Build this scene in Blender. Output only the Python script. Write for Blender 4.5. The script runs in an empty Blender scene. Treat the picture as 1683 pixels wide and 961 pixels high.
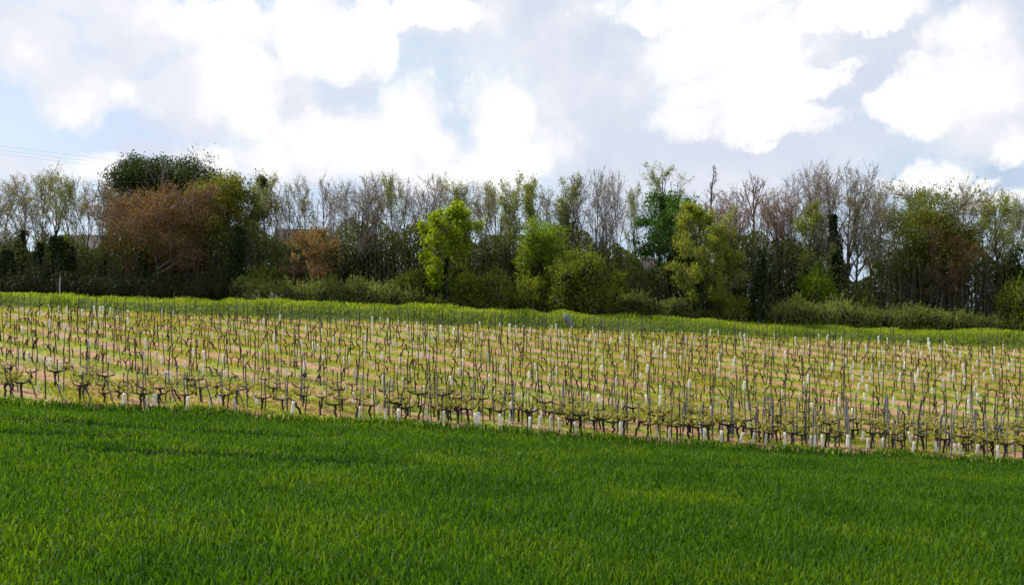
import bpy, math, random
import numpy as np
C = bpy.context.scene
COL = C.collection
R = math.radians

# ---------------------------------------------------------------- camera
F = 1500.0                      # focal length in photograph pixels (1683 wide)
HOR = 720.0                     # height of the camera's horizon in the photograph
cam = bpy.data.cameras.new('camera')
cam.sensor_width = 36.0
cam.lens = 36.0 * F / 1683.0
cam.shift_y = (HOR - 480.5) / 1683.0
cam.clip_start = 0.1
cam.clip_end = 5000
co = bpy.data.objects.new('camera', cam); COL.objects.link(co)
co.location = (0, 0, 0); co.rotation_euler = (R(90), 0, 0)
C.camera = co

# ---------------------------------------------------------------- sky
SUN_EL, SUN_AZ = 48.0, -64.0     # azimuth from the view direction, minus is towards the left
W = bpy.data.worlds.new('World'); C.world = W; W.use_nodes = True
nt = W.node_tree; nt.nodes.clear()
def nn(tree, typ, **kw):
    n = tree.nodes.new(typ)
    for k, v in kw.items(): setattr(n, k, v)
    return n
def MA(tree, op, a, b=None, c=None, clamp=False):
    n = tree.nodes.new('ShaderNodeMath'); n.operation = op; n.use_clamp = clamp
    for i, v in enumerate((a, b, c)):
        if v is None: continue
        if isinstance(v, (int, float)): n.inputs[i].default_value = v
        else: tree.links.new(v, n.inputs[i])
    return n.outputs[0]
def VM(tree, op, a, b=None):
    n = tree.nodes.new('ShaderNodeVectorMath'); n.operation = op
    for i, v in enumerate((a, b)):
        if v is None: continue
        if isinstance(v, (tuple, list)): n.inputs[i].default_value = v
        else: tree.links.new(v, n.inputs[i])
    return n
def smooth(tree, v, lo, hi):
    n = tree.nodes.new('ShaderNodeMapRange'); n.interpolation_type = 'SMOOTHSTEP'
    tree.links.new(v, n.inputs[0]); n.inputs[1].default_value = lo; n.inputs[2].default_value = hi
    return n.outputs[0]
tc = nn(nt, 'ShaderNodeTexCoord')
sep = nn(nt, 'ShaderNodeSeparateXYZ'); nt.links.new(tc.outputs['Generated'], sep.inputs[0])
az = MA(nt, 'ARCTAN2', sep.outputs[0], sep.outputs[1])
el = MA(nt, 'ARCSINE', sep.outputs[2])
ae = nn(nt, 'ShaderNodeCombineXYZ'); nt.links.new(az, ae.inputs[0]); nt.links.new(el, ae.inputs[1])
def noise_world(scale, detail, rough, off):
    ad = VM(nt, 'ADD', ae.outputs[0], (off, off * .7, 0))
    n = nn(nt, 'ShaderNodeTexNoise'); n.inputs['Scale'].default_value = scale
    n.inputs['Detail'].default_value = detail; n.inputs['Roughness'].default_value = rough
    nt.links.new(ad.outputs[0], n.inputs['Vector']); return n
def field(blobs, warp):
    """largest of many ellipses (1 at the centre, 0 at the rim) laid out in azimuth and elevation"""
    nz = noise_world(11, 10, .68, 3.1)
    sub = VM(nt, 'SUBTRACT', nz.outputs['Color'], (.5, .5, .5))
    sc = VM(nt, 'MULTIPLY', sub.outputs[0], (warp, warp, 0))
    p = VM(nt, 'ADD', ae.outputs[0], sc.outputs[0]).outputs[0]
    out = None
    for (x, y, rx, ry) in blobs:
        a = math.atan((x - 841.5) / F); e = math.atan((HOR - y) / F * math.cos(a))
        d = VM(nt, 'SUBTRACT', p, (a, e, 0))
        m = VM(nt, 'MULTIPLY', d.outputs[0], (F / rx * .97, F / ry * .9, 0))
        l = VM(nt, 'LENGTH', m.outputs[0])
        v = MA(nt, 'SUBTRACT', 1.0, l.outputs[1])
        out = v if out is None else MA(nt, 'MAXIMUM', out, v)
    return out
GREY = [(960,190,110,150),(1180,270,300,75),(1390,110,110,70),(1480,60,150,60),(1630,180,120,60),(1640,45,120,60),
        (200,75,110,50),(465,120,70,70),(500,200,90,60),(80,5,150,25),(940,60,150,70),(570,90,60,55),(60,60,120,50),
        (690,255,90,60),(1560,120,70,60),(1000,120,90,100),(280,250,90,28),(1280,40,160,60),(30,270,80,25),(330,160,120,70),
        (1120,20,90,20),(760,20,160,40),(1250,170,200,90)]
WHITE = [(670,190,82,76),(560,240,170,62),(450,255,90,50),(830,190,82,80),(840,260,110,60),(760,285,90,30),
         (130,150,75,42),(380,110,90,75),(300,35,260,42),(620,60,45,60),(30,100,80,38),(210,150,60,30),
         (1180,80,140,75),(1230,150,150,60),(1330,140,75,34),(1130,195,80,26),(1290,205,120,28),
         (1600,130,110,55),(1500,180,90,36),(1590,55,70,60),(1545,282,70,34),(1480,300,70,22),(1665,225,45,32),(1610,292,40,16),
         (180,285,75,36),(340,262,70,30),(520,60,140,60),(700,20,130,26),(1065,30,55,16),(420,190,60,60),(1150,8,240,22),(1420,20,120,30),
         (1650,320,60,18),(720,235,60,50)]
nfine = noise_world(14, 9, .6, 0).outputs[0]
nbig = noise_world(3.2, 5, .55, 7.7).outputs[0]
fn = MA(nt, 'MULTIPLY', MA(nt, 'SUBTRACT', nfine, .5), 1.1)
fb = MA(nt, 'MULTIPLY', MA(nt, 'SUBTRACT', nbig, .5), .9)
gfield = MA(nt, 'ADD', field(GREY, .10), MA(nt, 'MULTIPLY', fn, 1.3))
wfield = MA(nt, 'ADD', field(WHITE, .085), MA(nt, 'MULTIPLY', fn, 1.35))
# clouds elsewhere round the sky, outside the part the photograph shows
away = smooth(nt, MA(nt, 'ABSOLUTE', az), .55, .72)
high = smooth(nt, el, .45, .55)
else_m = MA(nt, 'MAXIMUM', away, high)
gen = MA(nt, 'ADD', MA(nt, 'MULTIPLY', fb, 2.2), .12)
gen = MA(nt, 'MULTIPLY_ADD', fn, .5, gen)
wfield = MA(nt, 'ADD', MA(nt, 'MULTIPLY', wfield, MA(nt, 'SUBTRACT', 1.0, else_m)), MA(nt, 'MULTIPLY', gen, else_m))
gmask = MA(nt, 'MULTIPLY', smooth(nt, gfield, -.2, .6), .9)
wcrisp = smooth(nt, wfield, .02, .30); wsoft = smooth(nt, wfield, -.12, .6)
softness = smooth(nt, noise_world(4, 4, .55, 21.3).outputs[0], .36, .58)
wisp = MA(nt, 'MULTIPLY', smooth(nt, MA(nt, 'MULTIPLY_ADD', fb, .9, noise_world(7, 8, .62, 33.0).outputs[0]), .56, .80), .7)
wmask = MA(nt, 'ADD', MA(nt, 'MULTIPLY', wcrisp, MA(nt, 'SUBTRACT', 1.0, softness)), MA(nt, 'MULTIPLY', wsoft, softness))
wmask = MA(nt, 'MAXIMUM', wmask, wisp)
inner = smooth(nt, MA(nt, 'ADD', MA(nt, 'MULTIPLY_ADD', fb, .5, noise_world(8, 8, .6, 51.0).outputs[0]), MA(nt, 'MULTIPLY', wfield, .22)), .40, .70)
sky = nn(nt, 'ShaderNodeTexSky', sky_type='NISHITA')
sky.sun_disc = False; sky.sun_elevation = R(SUN_EL); sky.sun_rotation = R(SUN_AZ)
sky.air_density = 1.0; sky.dust_density = 1.6; sky.ozone_density = 1.5
bsky = nn(nt, 'ShaderNodeBackground'); nt.links.new(sky.outputs[0], bsky.inputs[0]); bsky.inputs[1].default_value = .15
bg = nn(nt, 'ShaderNodeBackground'); gcol = nn(nt, 'ShaderNodeMix', data_type='RGBA'); nt.links.new(smooth(nt, noise_world(6, 7, .6, 12.0).outputs[0], .35, .65), gcol.inputs[0])
gcol.inputs[6].default_value = (.70, .74, .87, 1); gcol.inputs[7].default_value = (.88, .89, .95, 1); nt.links.new(gcol.outputs[2], bg.inputs[0]); bg.inputs[1].default_value = 1.0
bw = nn(nt, 'ShaderNodeBackground'); bw.inputs[1].default_value = 1.0
mixc = nn(nt, 'ShaderNodeMix', data_type='RGBA'); nt.links.new(inner, mixc.inputs[0])
mixc.inputs[6].default_value = (.85, .875, .945, 1); mixc.inputs[7].default_value = (1.06, 1.06, 1.06, 1)
nt.links.new(mixc.outputs[2], bw.inputs[0])
bv = nn(nt, 'ShaderNodeBackground'); bv.inputs[0].default_value = (.80, .90, 1.0, 1); bv.inputs[1].default_value = 1.0   # thin high veil
veil = MA(nt, 'ADD', .40, MA(nt, 'MULTIPLY', smooth(nt, nbig, .35, .65), .30))
m0 = nn(nt, 'ShaderNodeMixShader'); nt.links.new(veil, m0.inputs[0]); nt.links.new(bsky.outputs[0], m0.inputs[1]); nt.links.new(bv.outputs[0], m0.inputs[2])
m1 = nn(nt, 'ShaderNodeMixShader'); nt.links.new(gmask, m1.inputs[0]); nt.links.new(m0.outputs[0], m1.inputs[1]); nt.links.new(bg.outputs[0], m1.inputs[2])
m2 = nn(nt, 'ShaderNodeMixShader'); nt.links.new(wmask, m2.inputs[0]); nt.links.new(m1.outputs[0], m2.inputs[1]); nt.links.new(bw.outputs[0], m2.inputs[2])
wo = nn(nt, 'ShaderNodeOutputWorld'); nt.links.new(m2.outputs[0], wo.inputs[0])

sl = bpy.data.lights.new('sun', 'SUN'); sl.energy = 5.0; sl.angle = R(.6); sl.color = (1.0, .95, .86)
so = bpy.data.objects.new('sun', sl); COL.objects.link(so)
from mathutils import Vector
sd = Vector((math.sin(R(SUN_AZ)) * math.cos(R(SUN_EL)), math.cos(R(SUN_AZ)) * math.cos(R(SUN_EL)), math.sin(R(SUN_EL))))
so.rotation_euler = (-sd).to_track_quat('-Z', 'Y').to_euler(); so.location = (-20, 30, 60)
vs = C.view_settings
C.display_settings.display_device = 'sRGB'
vs.view_transform = 'Standard'; vs.look = 'None'; vs.exposure = 0.0; vs.gamma = 1.0; vs.use_curve_mapping = False
C.cycles.max_bounces = 6; C.cycles.transparent_max_bounces = 8; C.cycles.diffuse_bounces = 3
C.cycles.transmission_bounces = 4; C.cycles.glossy_bounces = 2

# ---------------------------------------------------------------- helpers
def tag(o, label=None, cat=None, group=None, kind=None):
    if label: o['label'] = label
    if cat: o['category'] = cat
    if group: o['group'] = group
    if kind: o['kind'] = kind
    return o
def link(o, parent=None):
    COL.objects.link(o)
    if parent is not None: o.parent = parent
    return o
def empty(name, loc, rz=0):
    o = bpy.data.objects.new(name, None); o.location = loc; o.rotation_euler = (0, 0, rz); o.empty_display_size = .3
    return link(o)
def mesh(name, parts, smooth_=False):
    """parts: list of (verts (n,3), faces (m,3|4), material index); one mesh datablock"""
    V, LV, LS, LT, MI, off, ls = [], [], [], [], [], 0, 0
    for v, f, mi in parts:
        if len(f) == 0: continue
        v = np.asarray(v, np.float32).reshape(-1, 3); f = np.asarray(f, np.int64)
        k = f.shape[1]
        V.append(v); LV.append((f + off).ravel()); n = len(f)
        LS.append(ls + np.arange(n) * k); LT.append(np.full(n, k)); MI.append(np.full(n, mi))
        off += len(v); ls += n * k
    me = bpy.data.meshes.new(name)
    V = np.concatenate(V); LV = np.concatenate(LV).astype(np.int32); LS = np.concatenate(LS).astype(np.int32); MI = np.concatenate(MI).astype(np.int32)
    me.vertices.add(len(V)); me.vertices.foreach_set('co', V.ravel())
    me.loops.add(len(LV)); me.loops.foreach_set('vertex_index', LV)
    me.polygons.add(len(LS)); me.polygons.foreach_set('loop_start', LS)
    me.polygons.foreach_set('material_index', MI)
    if smooth_: me.polygons.foreach_set('use_smooth', np.ones(len(LS), bool))
    me.update(calc_edges=True)
    return me
def obj(name, parts, mats, parent=None, smooth_=False):
    me = mesh(name, parts, smooth_)
    for m in (mats if isinstance(mats, (list, tuple)) else [mats]): me.materials.append(m)
    return link(bpy.data.objects.new(name, me), parent)
def tubes(P, Rr, sides, cap=False):
    """P (n,K,3) paths, Rr (n,K) radii"""
    P = np.asarray(P, float); Rr = np.asarray(Rr, float)
    n, K, _ = P.shape
    T = np.gradient(P, axis=1) if K > 2 else np.repeat(P[:, 1:] - P[:, :1], 2, 1)
    T /= np.linalg.norm(T, axis=2, keepdims=True) + 1e-9
    D = P[:, -1] - P[:, 0]; ref = np.zeros((n, 3)); ref[np.arange(n), np.argmin(np.abs(D), 1)] = 1
    A = np.cross(T, ref[:, None]); A /= np.linalg.norm(A, axis=2, keepdims=True) + 1e-9
    B = np.cross(T, A)
    th = np.linspace(0, 2 * np.pi, sides, endpoint=False)
    V = P[:, :, None] + Rr[:, :, None, None] * (A[:, :, None] * np.cos(th)[:, None] + B[:, :, None] * np.sin(th)[:, None])
    idx = np.arange(n * K * sides).reshape(n, K, sides)
    a = idx[:, :-1]; b = idx[:, 1:]
    Fq = np.stack([a, np.roll(a, -1, 2), np.roll(b, -1, 2), b], -1).reshape(-1, 4)
    out = [(V.reshape(-1, 3), Fq, 0)]
    if cap:   # close the end with a fan
        c = P[:, -1]; rim = V[:, -1]
        vv = np.concatenate([rim, c[:, None]], 1).reshape(-1, 3)
        base = (np.arange(n) * (sides + 1))[:, None]
        i = np.arange(sides)[None]
        out.append((vv, np.stack([base + i, base + (i + 1) % sides, base + sides + 0 * i], -1).reshape(-1, 3), 0))
    return out
def setm(parts, mi): return [(v, f, mi) for v, f, _ in parts]
def rdir(rng, n):
    v = rng.normal(size=(n, 3)); return v / np.linalg.norm(v, axis=1, keepdims=True)
def leaves(rng, c, size, aspect=.62, up=0.0):
    """a small four-cornered leaf at each centre"""
    n = len(c); s = size * rng.uniform(.6, 1.35, n)[:, None]
    u = rdir(rng, n); nrm = rdir(rng, n); nrm[:, 2] += up; 
    v = np.cross(u, nrm); v /= np.linalg.norm(v, axis=1, keepdims=True) + 1e-9
    V = np.stack([c - u * s * .5, c + v * s * .5 * aspect, c + u * s * .5, c - v * s * .5 * aspect], 1).reshape(-1, 3)
    return (V, np.arange(n * 4).reshape(-1, 4), 0)
def box(x0, x1, y0, y1, z0, z1):
    v = [(x, y, z) for z in (z0, z1) for y in (y0, y1) for x in (x0, x1)]
    return (np.array(v, float), np.array([(0,2,3,1),(4,5,7,6),(0,1,5,4),(2,6,7,3),(0,4,6,2),(1,3,7,5)]), 0)

# value noise for layout
_g = np.random.default_rng(5).random((257, 257))
def vnoise(x, y, s):
    x = np.asarray(x) / s + 1000; y = np.asarray(y) / s + 1000
    i = np.floor(x).astype(int); j = np.floor(y).astype(int); fx = x - i; fy = y - j
    fx = fx * fx * (3 - 2 * fx); fy = fy * fy * (3 - 2 * fy); i &= 255; j &= 255
    return (_g[i, j] * (1 - fx) + _g[i + 1, j] * fx) * (1 - fy) + (_g[i, j + 1] * (1 - fx) + _g[i + 1, j + 1] * fx) * fy
def sst(x, a, b):
    t = np.clip((np.asarray(x, float) - a) / (b - a), 0, 1); return t * t * (3 - 2 * t)

# ---------------------------------------------------------------- terrain
KD = [-400, -60, -15, 8, 28.3, 52, 58.5, 62, 75, 120, 400, 4000]
KZ = [-14, -4.0, -2.5, -1.31, 0.14, 6.3, 7.86, 8.25, 8.3, 6.5, 0, -60]
KT = [-.01, -.01, -.02, -.03, -.0624, -.04, -.0357, -.035, -.033, -.02, -.01, 0]
WH = .24                                               # height of the young wheat
def ground(x, y):
    x = np.asarray(x, float); y = np.asarray(y, float)
    z = sum(np.interp(y + d, KD, KZ) for d in (-1.6, -.8, 0, .8, 1.6)) / 5
    t = np.interp(y, KD, KT)
    z = z + t * np.clip(x, -75, 75)
    z = z - WH * (1 - sst(y, 27.9, 28.6)) * sst(y, -60, 0)
    z = z + (vnoise(x, y, 3.1) - .5) * .10 * sst(y, 4, 12) + (vnoise(x + 50, y, 1.1) - .5) * .05
    # the grassy bank above the vines
    z = z + .45 * sst(y, 53.3, 54.3) * (1 - sst(y, 55.5, 57.5)) * (.3 + vnoise(x, y, 5))
    z = z - .22 * sst(y, 52.0, 53.0) * (1 - sst(y, 53.2, 53.8))
    return z
def at(px, D): return (px - 841.5) / F * D
def topz(py, D): return (HOR - py) / F * D

def graded(a, b, fine0, fine1, step):
    mid = np.arange(fine0, fine1 + 1e-6, step); out = list(mid); s = step; v = fine1
    while v < b: s *= 1.28; v += s; out.append(min(v, b))
    s = step; v = fine0; pre = []
    while v > a: s *= 1.28; v -= s; pre.append(max(v, a))
    return np.array(pre[::-1] + out)

# ---------------------------------------------------------------- materials
def mat(name):
    m = bpy.data.materials.new(name); m.use_nodes = True; t = m.node_tree; t.nodes.clear()
    return m, t, nn(t, 'ShaderNodeOutputMaterial')
def ramp(t, v, stops):
    r = nn(t, 'ShaderNodeValToRGB'); t.links.new(v, r.inputs[0])
    e = r.color_ramp.elements
    while len(e) < len(stops): e.new(.5)
    for q, (p, c) in zip(e, stops): q.position = p; q.color = (*c, 1)
    return r.outputs[0]
def foliage(name, cols, trans=.45, tcol=(1.25, 1.15, .6), patch=None, rough=.55):
    """leaf or blade: its colour varies from leaf to leaf and by patch; light passes through"""
    m, t, out = mat(name)
    geo = nn(t, 'ShaderNodeNewGeometry')
    v = geo.outputs['Random Per Island']
    if patch:
        n = nn(t, 'ShaderNodeTexNoise'); n.inputs['Scale'].default_value = patch; n.inputs['Detail'].default_value = 3
        t.links.new(geo.outputs['Position'], n.inputs['Vector'])
        v = MA(t, 'ADD', MA(t, 'MULTIPLY', v, .5), MA(t, 'MULTIPLY', MA(t, 'SUBTRACT', n.outputs[0], .25), 1.0), clamp=True)
    k = len(cols)
    c = ramp(t, v, [(i / max(1, k - 1) * .9 + .05, q) for i, q in enumerate(cols)])
    tm = nn(t, 'ShaderNodeMix', data_type='RGBA', blend_type='MULTIPLY'); tm.inputs[0].default_value = 1
    t.links.new(c, tm.inputs[6]); tm.inputs[7].default_value = (*tcol, 1)
    d = nn(t, 'ShaderNodeBsdfPrincipled'); t.links.new(c, d.inputs['Base Color']); d.inputs['Roughness'].default_value = rough
    d.inputs['Specular IOR Level'].default_value = .15
    tr = nn(t, 'ShaderNodeBsdfTranslucent'); t.links.new(tm.outputs[2], tr.inputs[0])
    mx = nn(t, 'ShaderNodeMixShader'); mx.inputs[0].default_value = trans
    t.links.new(d.outputs[0], mx.inputs[1]); t.links.new(tr.outputs[0], mx.inputs[2]); t.links.new(mx.outputs[0], out.inputs[0])
    return m
def plain(name, c0, c1, scale=6, rough=.85, stretch=(1, 1, 1), bump=.3, detail=5):
    m, t, out = mat(name)
    tcn = nn(t, 'ShaderNodeTexCoord'); mp = nn(t, 'ShaderNodeMapping'); mp.inputs['Scale'].default_value = stretch
    t.links.new(tcn.outputs['Object'], mp.inputs[0])
    n = nn(t, 'ShaderNodeTexNoise'); n.inputs['Scale'].default_value = scale; n.inputs['Detail'].default_value = detail
    t.links.new(mp.outputs[0], n.inputs['Vector'])
    oi = nn(t, 'ShaderNodeObjectInfo')
    v = MA(t, 'ADD', MA(t, 'MULTIPLY', n.outputs[0], 1.1), MA(t, 'MULTIPLY', MA(t, 'SUBTRACT', oi.outputs['Random'], .5), .4))
    c = ramp(t, v, [(.3, c0), (.75, c1)])
    d = nn(t, 'ShaderNodeBsdfPrincipled'); t.links.new(c, d.inputs['Base Color']); d.inputs['Roughness'].default_value = rough
    d.inputs['Specular IOR Level'].default_value = .25
    b = nn(t, 'ShaderNodeBump'); b.inputs['Strength'].default_value = bump; b.inputs['Distance'].default_value = .02
    t.links.new(n.outputs[0], b.inputs['Height']); t.links.new(b.outputs[0], d.inputs['Normal'])
    t.links.new(d.outputs[0], out.inputs[0])
    return m
M = {}
M['wheat'] = foliage('wheat', [(.022, .080, .005), (.040, .120, .006), (.072, .168, .008), (.145, .25, .012)], 0.53, (1.5, 1.25, .5), patch=.35)
M['verge'] = foliage('verge_grass', [(.085, .165, .014), (.18, .29, .020), (.31, .40, .036), (.44, .46, .08)], 0.52, (1.35, 1.2, .5), patch=.5)
M['weeds'] = foliage('vineyard_weeds', [(.13, .19, .024), (.25, .28, .034), (.40, .38, .06), (.54, .46, .14)], 0.5, (1.3, 1.15, .5), patch=.4)
M['vineleaf'] = foliage('vine_leaves', [(.24, .25, .05), (.38, .37, .085), (.52, .48, .16)], 0.48, (1.2, 1.1, .5))
M['maple'] = foliage('maple_leaves', [(.14, .24, .010), (.24, .36, .014), (.36, .46, .03)], 0.58, (1.4, 1.2, .4))
M['lime'] = foliage('lime_leaves', [(.12, .21, .012), (.18, .29, .016), (.26, .35, .03)], 0.5, (1.35, 1.2, .4))
M['dark'] = foliage('dark_leaves', [(.020, .040, .010), (.035, .062, .014), (.07, .105, .024)], 0.28, (1.3, 1.2, .5))
M['rich'] = foliage('rich_leaves', [(.028, .09, .012), (.05, .13, .014), (.09, .19, .024)], 0.42, (1.3, 1.2, .5))
M['olive'] = foliage('olive_leaves', [(.09, .13, .02), (.15, .18, .028), (.24, .25, .045)], 0.44, (1.3, 1.15, .45))
M['feather'] = foliage('feather_leaves', [(.15, .21, .022), (.25, .32, .032), (.37, .41, .06)], 0.52, (1.3, 1.15, .45))
M['rust'] = foliage('rust_leaves', [(.085, .05, .025), (.15, .08, .035), (.25, .13, .045), (.14, .13, .04), (.20, .19, .05)], 0.4, (1.3, 1.0, .6))
M['orange'] = foliage('orange_leaves', [(.17, .11, .05), (.30, .18, .07), (.44, .28, .10), (.2, .19, .06)], 0.42, (1.2, 1.0, .6))
M['bud'] = foliage('bud_leaves', [(.20, .21, .08), (.27, .28, .09), (.28, .23, .14)], 0.45, (1.2, 1.1, .7))
M['freshbud'] = foliage('fresh_leaves', [(.14, .19, .03), (.21, .27, .04), (.29, .35, .07)], 0.5, (1.3, 1.15, .5))
M['bramble'] = foliage('bramble_leaves', [(.11, .155, .035), (.20, .25, .06), (.36, .39, .12)], 0.45, (1.2, 1.1, .55), patch=.6)
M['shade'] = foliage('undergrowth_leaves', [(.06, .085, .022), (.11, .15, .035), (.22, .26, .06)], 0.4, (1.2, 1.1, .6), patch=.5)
M['ivy'] = foliage('ivy_leaves', [(.016, .034, .010), (.028, .052, .015), (.05, .08, .022)], 0.25, (1.1, 1.1, .7))
M['bushg'] = foliage('bush_leaves', [(.09, .135, .018), (.16, .22, .026), (.28, .33, .05)], 0.45, (1.3, 1.15, .45))
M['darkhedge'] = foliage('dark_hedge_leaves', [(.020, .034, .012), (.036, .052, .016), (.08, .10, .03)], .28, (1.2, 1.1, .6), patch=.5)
M['petal'] = foliage('petals', [(.6, .55, .45), (.75, .7, .62)], .3, (1, 1, 1))
M['bark'] = plain('bark', (.045, .038, .032), (.12, .10, .085), 3, stretch=(3, 3, .8))
M['palebark'] = plain('pale_bark', (.16, .145, .125), (.38, .35, .31), 3, stretch=(3, 3, .8))
M['twig'] = plain('twigs', (.20, .17, .16), (.34, .29, .28), 3)
M['redtwig'] = plain('reddish_twigs', (.20, .13, .11), (.34, .23, .20), 3)
M['vinewood'] = plain('vine_wood', (.016, .012, .010), (.045, .034, .027), 14, stretch=(1, 1, .5))
M['stake'] = plain('stake_wood', (.03, .026, .023), (.08, .07, .06), 9, stretch=(3, 3, .4))
M['greystake'] = plain('grey_wood', (.09, .088, .09), (.20, .195, .20), 9, stretch=(3, 3, .4))
M['metal'] = plain('galvanised_metal', (.35, .35, .34), (.55, .55, .53), 5, rough=.5)
M['roof'] = plain('roof_tiles', (.02, .017, .014), (.04, .034, .028), 4, bump=.6)
M['brown_roof'] = plain('brown_roof_tiles', (.022, .015, .013), (.04, .028, .024), 4, bump=.6)
M['render'] = plain('wall_render', (.04, .034, .03), (.07, .06, .05), 3)
M['cable'] = plain('cable_black', (.40, .40, .42), (.5, .5, .52), 3)
M['stone'] = plain('weathered_stone', (.09, .11, .115), (.2, .23, .24), 9)
M['shade_filler'] = plain('bush_shade_filler', (.020, .018, .012), (.04, .034, .02), 5)  # dark tone of the light-blocking filling added inside bushes
# white plastic that lets some light through
m, t, out = mat('white_plastic')
d = nn(t, 'ShaderNodeBsdfPrincipled'); d.inputs['Roughness'].default_value = .5
oi = nn(t, 'ShaderNodeObjectInfo'); gi = nn(t, 'ShaderNodeNewGeometry')
cc = ramp(t, MA(t, 'FRACT', MA(t, 'ADD', oi.outputs['Random'], gi.outputs['Random Per Island'])), [(0, (.66, .62, .50)), (.5, (.80, .78, .70)), (1, (.86, .85, .82))])
t.links.new(cc, d.inputs['Base Color'])
tr = nn(t, 'ShaderNodeBsdfTranslucent'); t.links.new(cc, tr.inputs[0])
mx = nn(t, 'ShaderNodeMixShader'); mx.inputs[0].default_value = .55
t.links.new(d.outputs[0], mx.inputs[1]); t.links.new(tr.outputs[0], mx.inputs[2]); t.links.new(mx.outputs[0], out.inputs[0])
M['plastic'] = m
# ground: wheat soil, vineyard soil with weed strips, verge
ROWA = R(35.0); ROWS = 1.8; SN, CS = math.sin(ROWA), math.cos(ROWA)
m, t, out = mat('ground_soil')
geo = nn(t, 'ShaderNodeNewGeometry'); sp = nn(t, 'ShaderNodeSeparateXYZ'); t.links.new(geo.outputs['Position'], sp.inputs[0])
X, Y = sp.outputs[0], sp.outputs[1]
def gn(scale, detail=5, rough=.6):
    n = nn(t, 'ShaderNodeTexNoise'); n.inputs['Scale'].default_value = scale; n.inputs['Detail'].default_value = detail; n.inputs['Roughness'].default_value = rough
    t.links.new(geo.outputs['Position'], n.inputs['Vector']); return n.outputs[0]
n1, n2, n3 = gn(.35), gn(2.2), gn(14)
soil = ramp(t, MA(t, 'ADD', MA(t, 'MULTIPLY', n2, .6), MA(t, 'MULTIPLY', n3, .4)), [(.3, (.17, .10, .055)), (.5, (.38, .22, .13)), (.7, (.56, .37, .24))])
gras = ramp(t, n2, [(.3, (.12, .18, .022)), (.55, (.24, .29, .04)), (.75, (.42, .38, .09))])
s = MA(t, 'DIVIDE', MA(t, 'ADD', MA(t, 'MULTIPLY', X, SN), MA(t, 'MULTIPLY', Y, CS)), ROWS)
wv = MA(t, 'COSINE', MA(t, 'MULTIPLY', s, 2 * math.pi))
gm = smooth(t, MA(t, 'ADD', MA(t, 'MULTIPLY', wv, .30), MA(t, 'ADD', MA(t, 'MULTIPLY', MA(t, 'SUBTRACT', n1, .5), 1.6), MA(t, 'MULTIPLY', MA(t, 'SUBTRACT', n2, .5), 1.6))), -.15, .12)
def cmix(f, a, b):
    q = nn(t, 'ShaderNodeMix', data_type='RGBA')
    if isinstance(f, (int, float)): q.inputs[0].default_value = f
    else: t.links.new(f, q.inputs[0])
    for v, i in ((a, 6), (b, 7)):
        if isinstance(v, tuple): q.inputs[i].default_value = (*v, 1)
        else: t.links.new(v, q.inputs[i])
    return q.outputs[2]
vine_c = cmix(gm, soil, gras)
wheat_c = ramp(t, n2, [(.3, (.02, .035, .010)), (.7, (.04, .055, .018))])
verge_c = ramp(t, n2, [(.3, (.05, .08, .015)), (.7, (.11, .15, .03))])
Yn = MA(t, 'ADD', Y, MA(t, 'MULTIPLY', MA(t, 'SUBTRACT', n2, .5), 1.2))
c = cmix(smooth(t, Yn, 28.0, 28.4), wheat_c, vine_c)
c = cmix(smooth(t, Yn, 51.6, 52.6), c, verge_c)
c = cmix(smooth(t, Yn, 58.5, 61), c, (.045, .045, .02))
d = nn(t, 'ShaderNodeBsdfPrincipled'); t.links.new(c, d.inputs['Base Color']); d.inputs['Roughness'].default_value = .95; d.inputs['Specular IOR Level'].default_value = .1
b = nn(t, 'ShaderNodeBump'); b.inputs['Strength'].default_value = .7; b.inputs['Distance'].default_value = .08
t.links.new(MA(t, 'ADD', n2, MA(t, 'MULTIPLY', n3, .5)), b.inputs['Height']); t.links.new(b.outputs[0], d.inputs['Normal']); t.links.new(d.outputs[0], out.inputs[0])
M['ground'] = m

xs = graded(-2500, 2500, -40, 40, .5); ys = graded(-400, 4000, 2, 66, .4)
GX, GY = np.meshgrid(xs, ys); GZ = ground(GX, GY)
nx, ny = len(xs), len(ys); I = np.arange(nx * ny).reshape(ny, nx)
Fq = np.stack([I[:-1, :-1], I[:-1, 1:], I[1:, 1:], I[1:, :-1]], -1).reshape(-1, 4)
tag(obj('ground', [(np.stack([GX, GY, GZ], -1).reshape(-1, 3), Fq, 0)], M['ground'], smooth_=True), 'soil of the wheat field, vineyard slope and grass bank', kind='structure')

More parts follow.
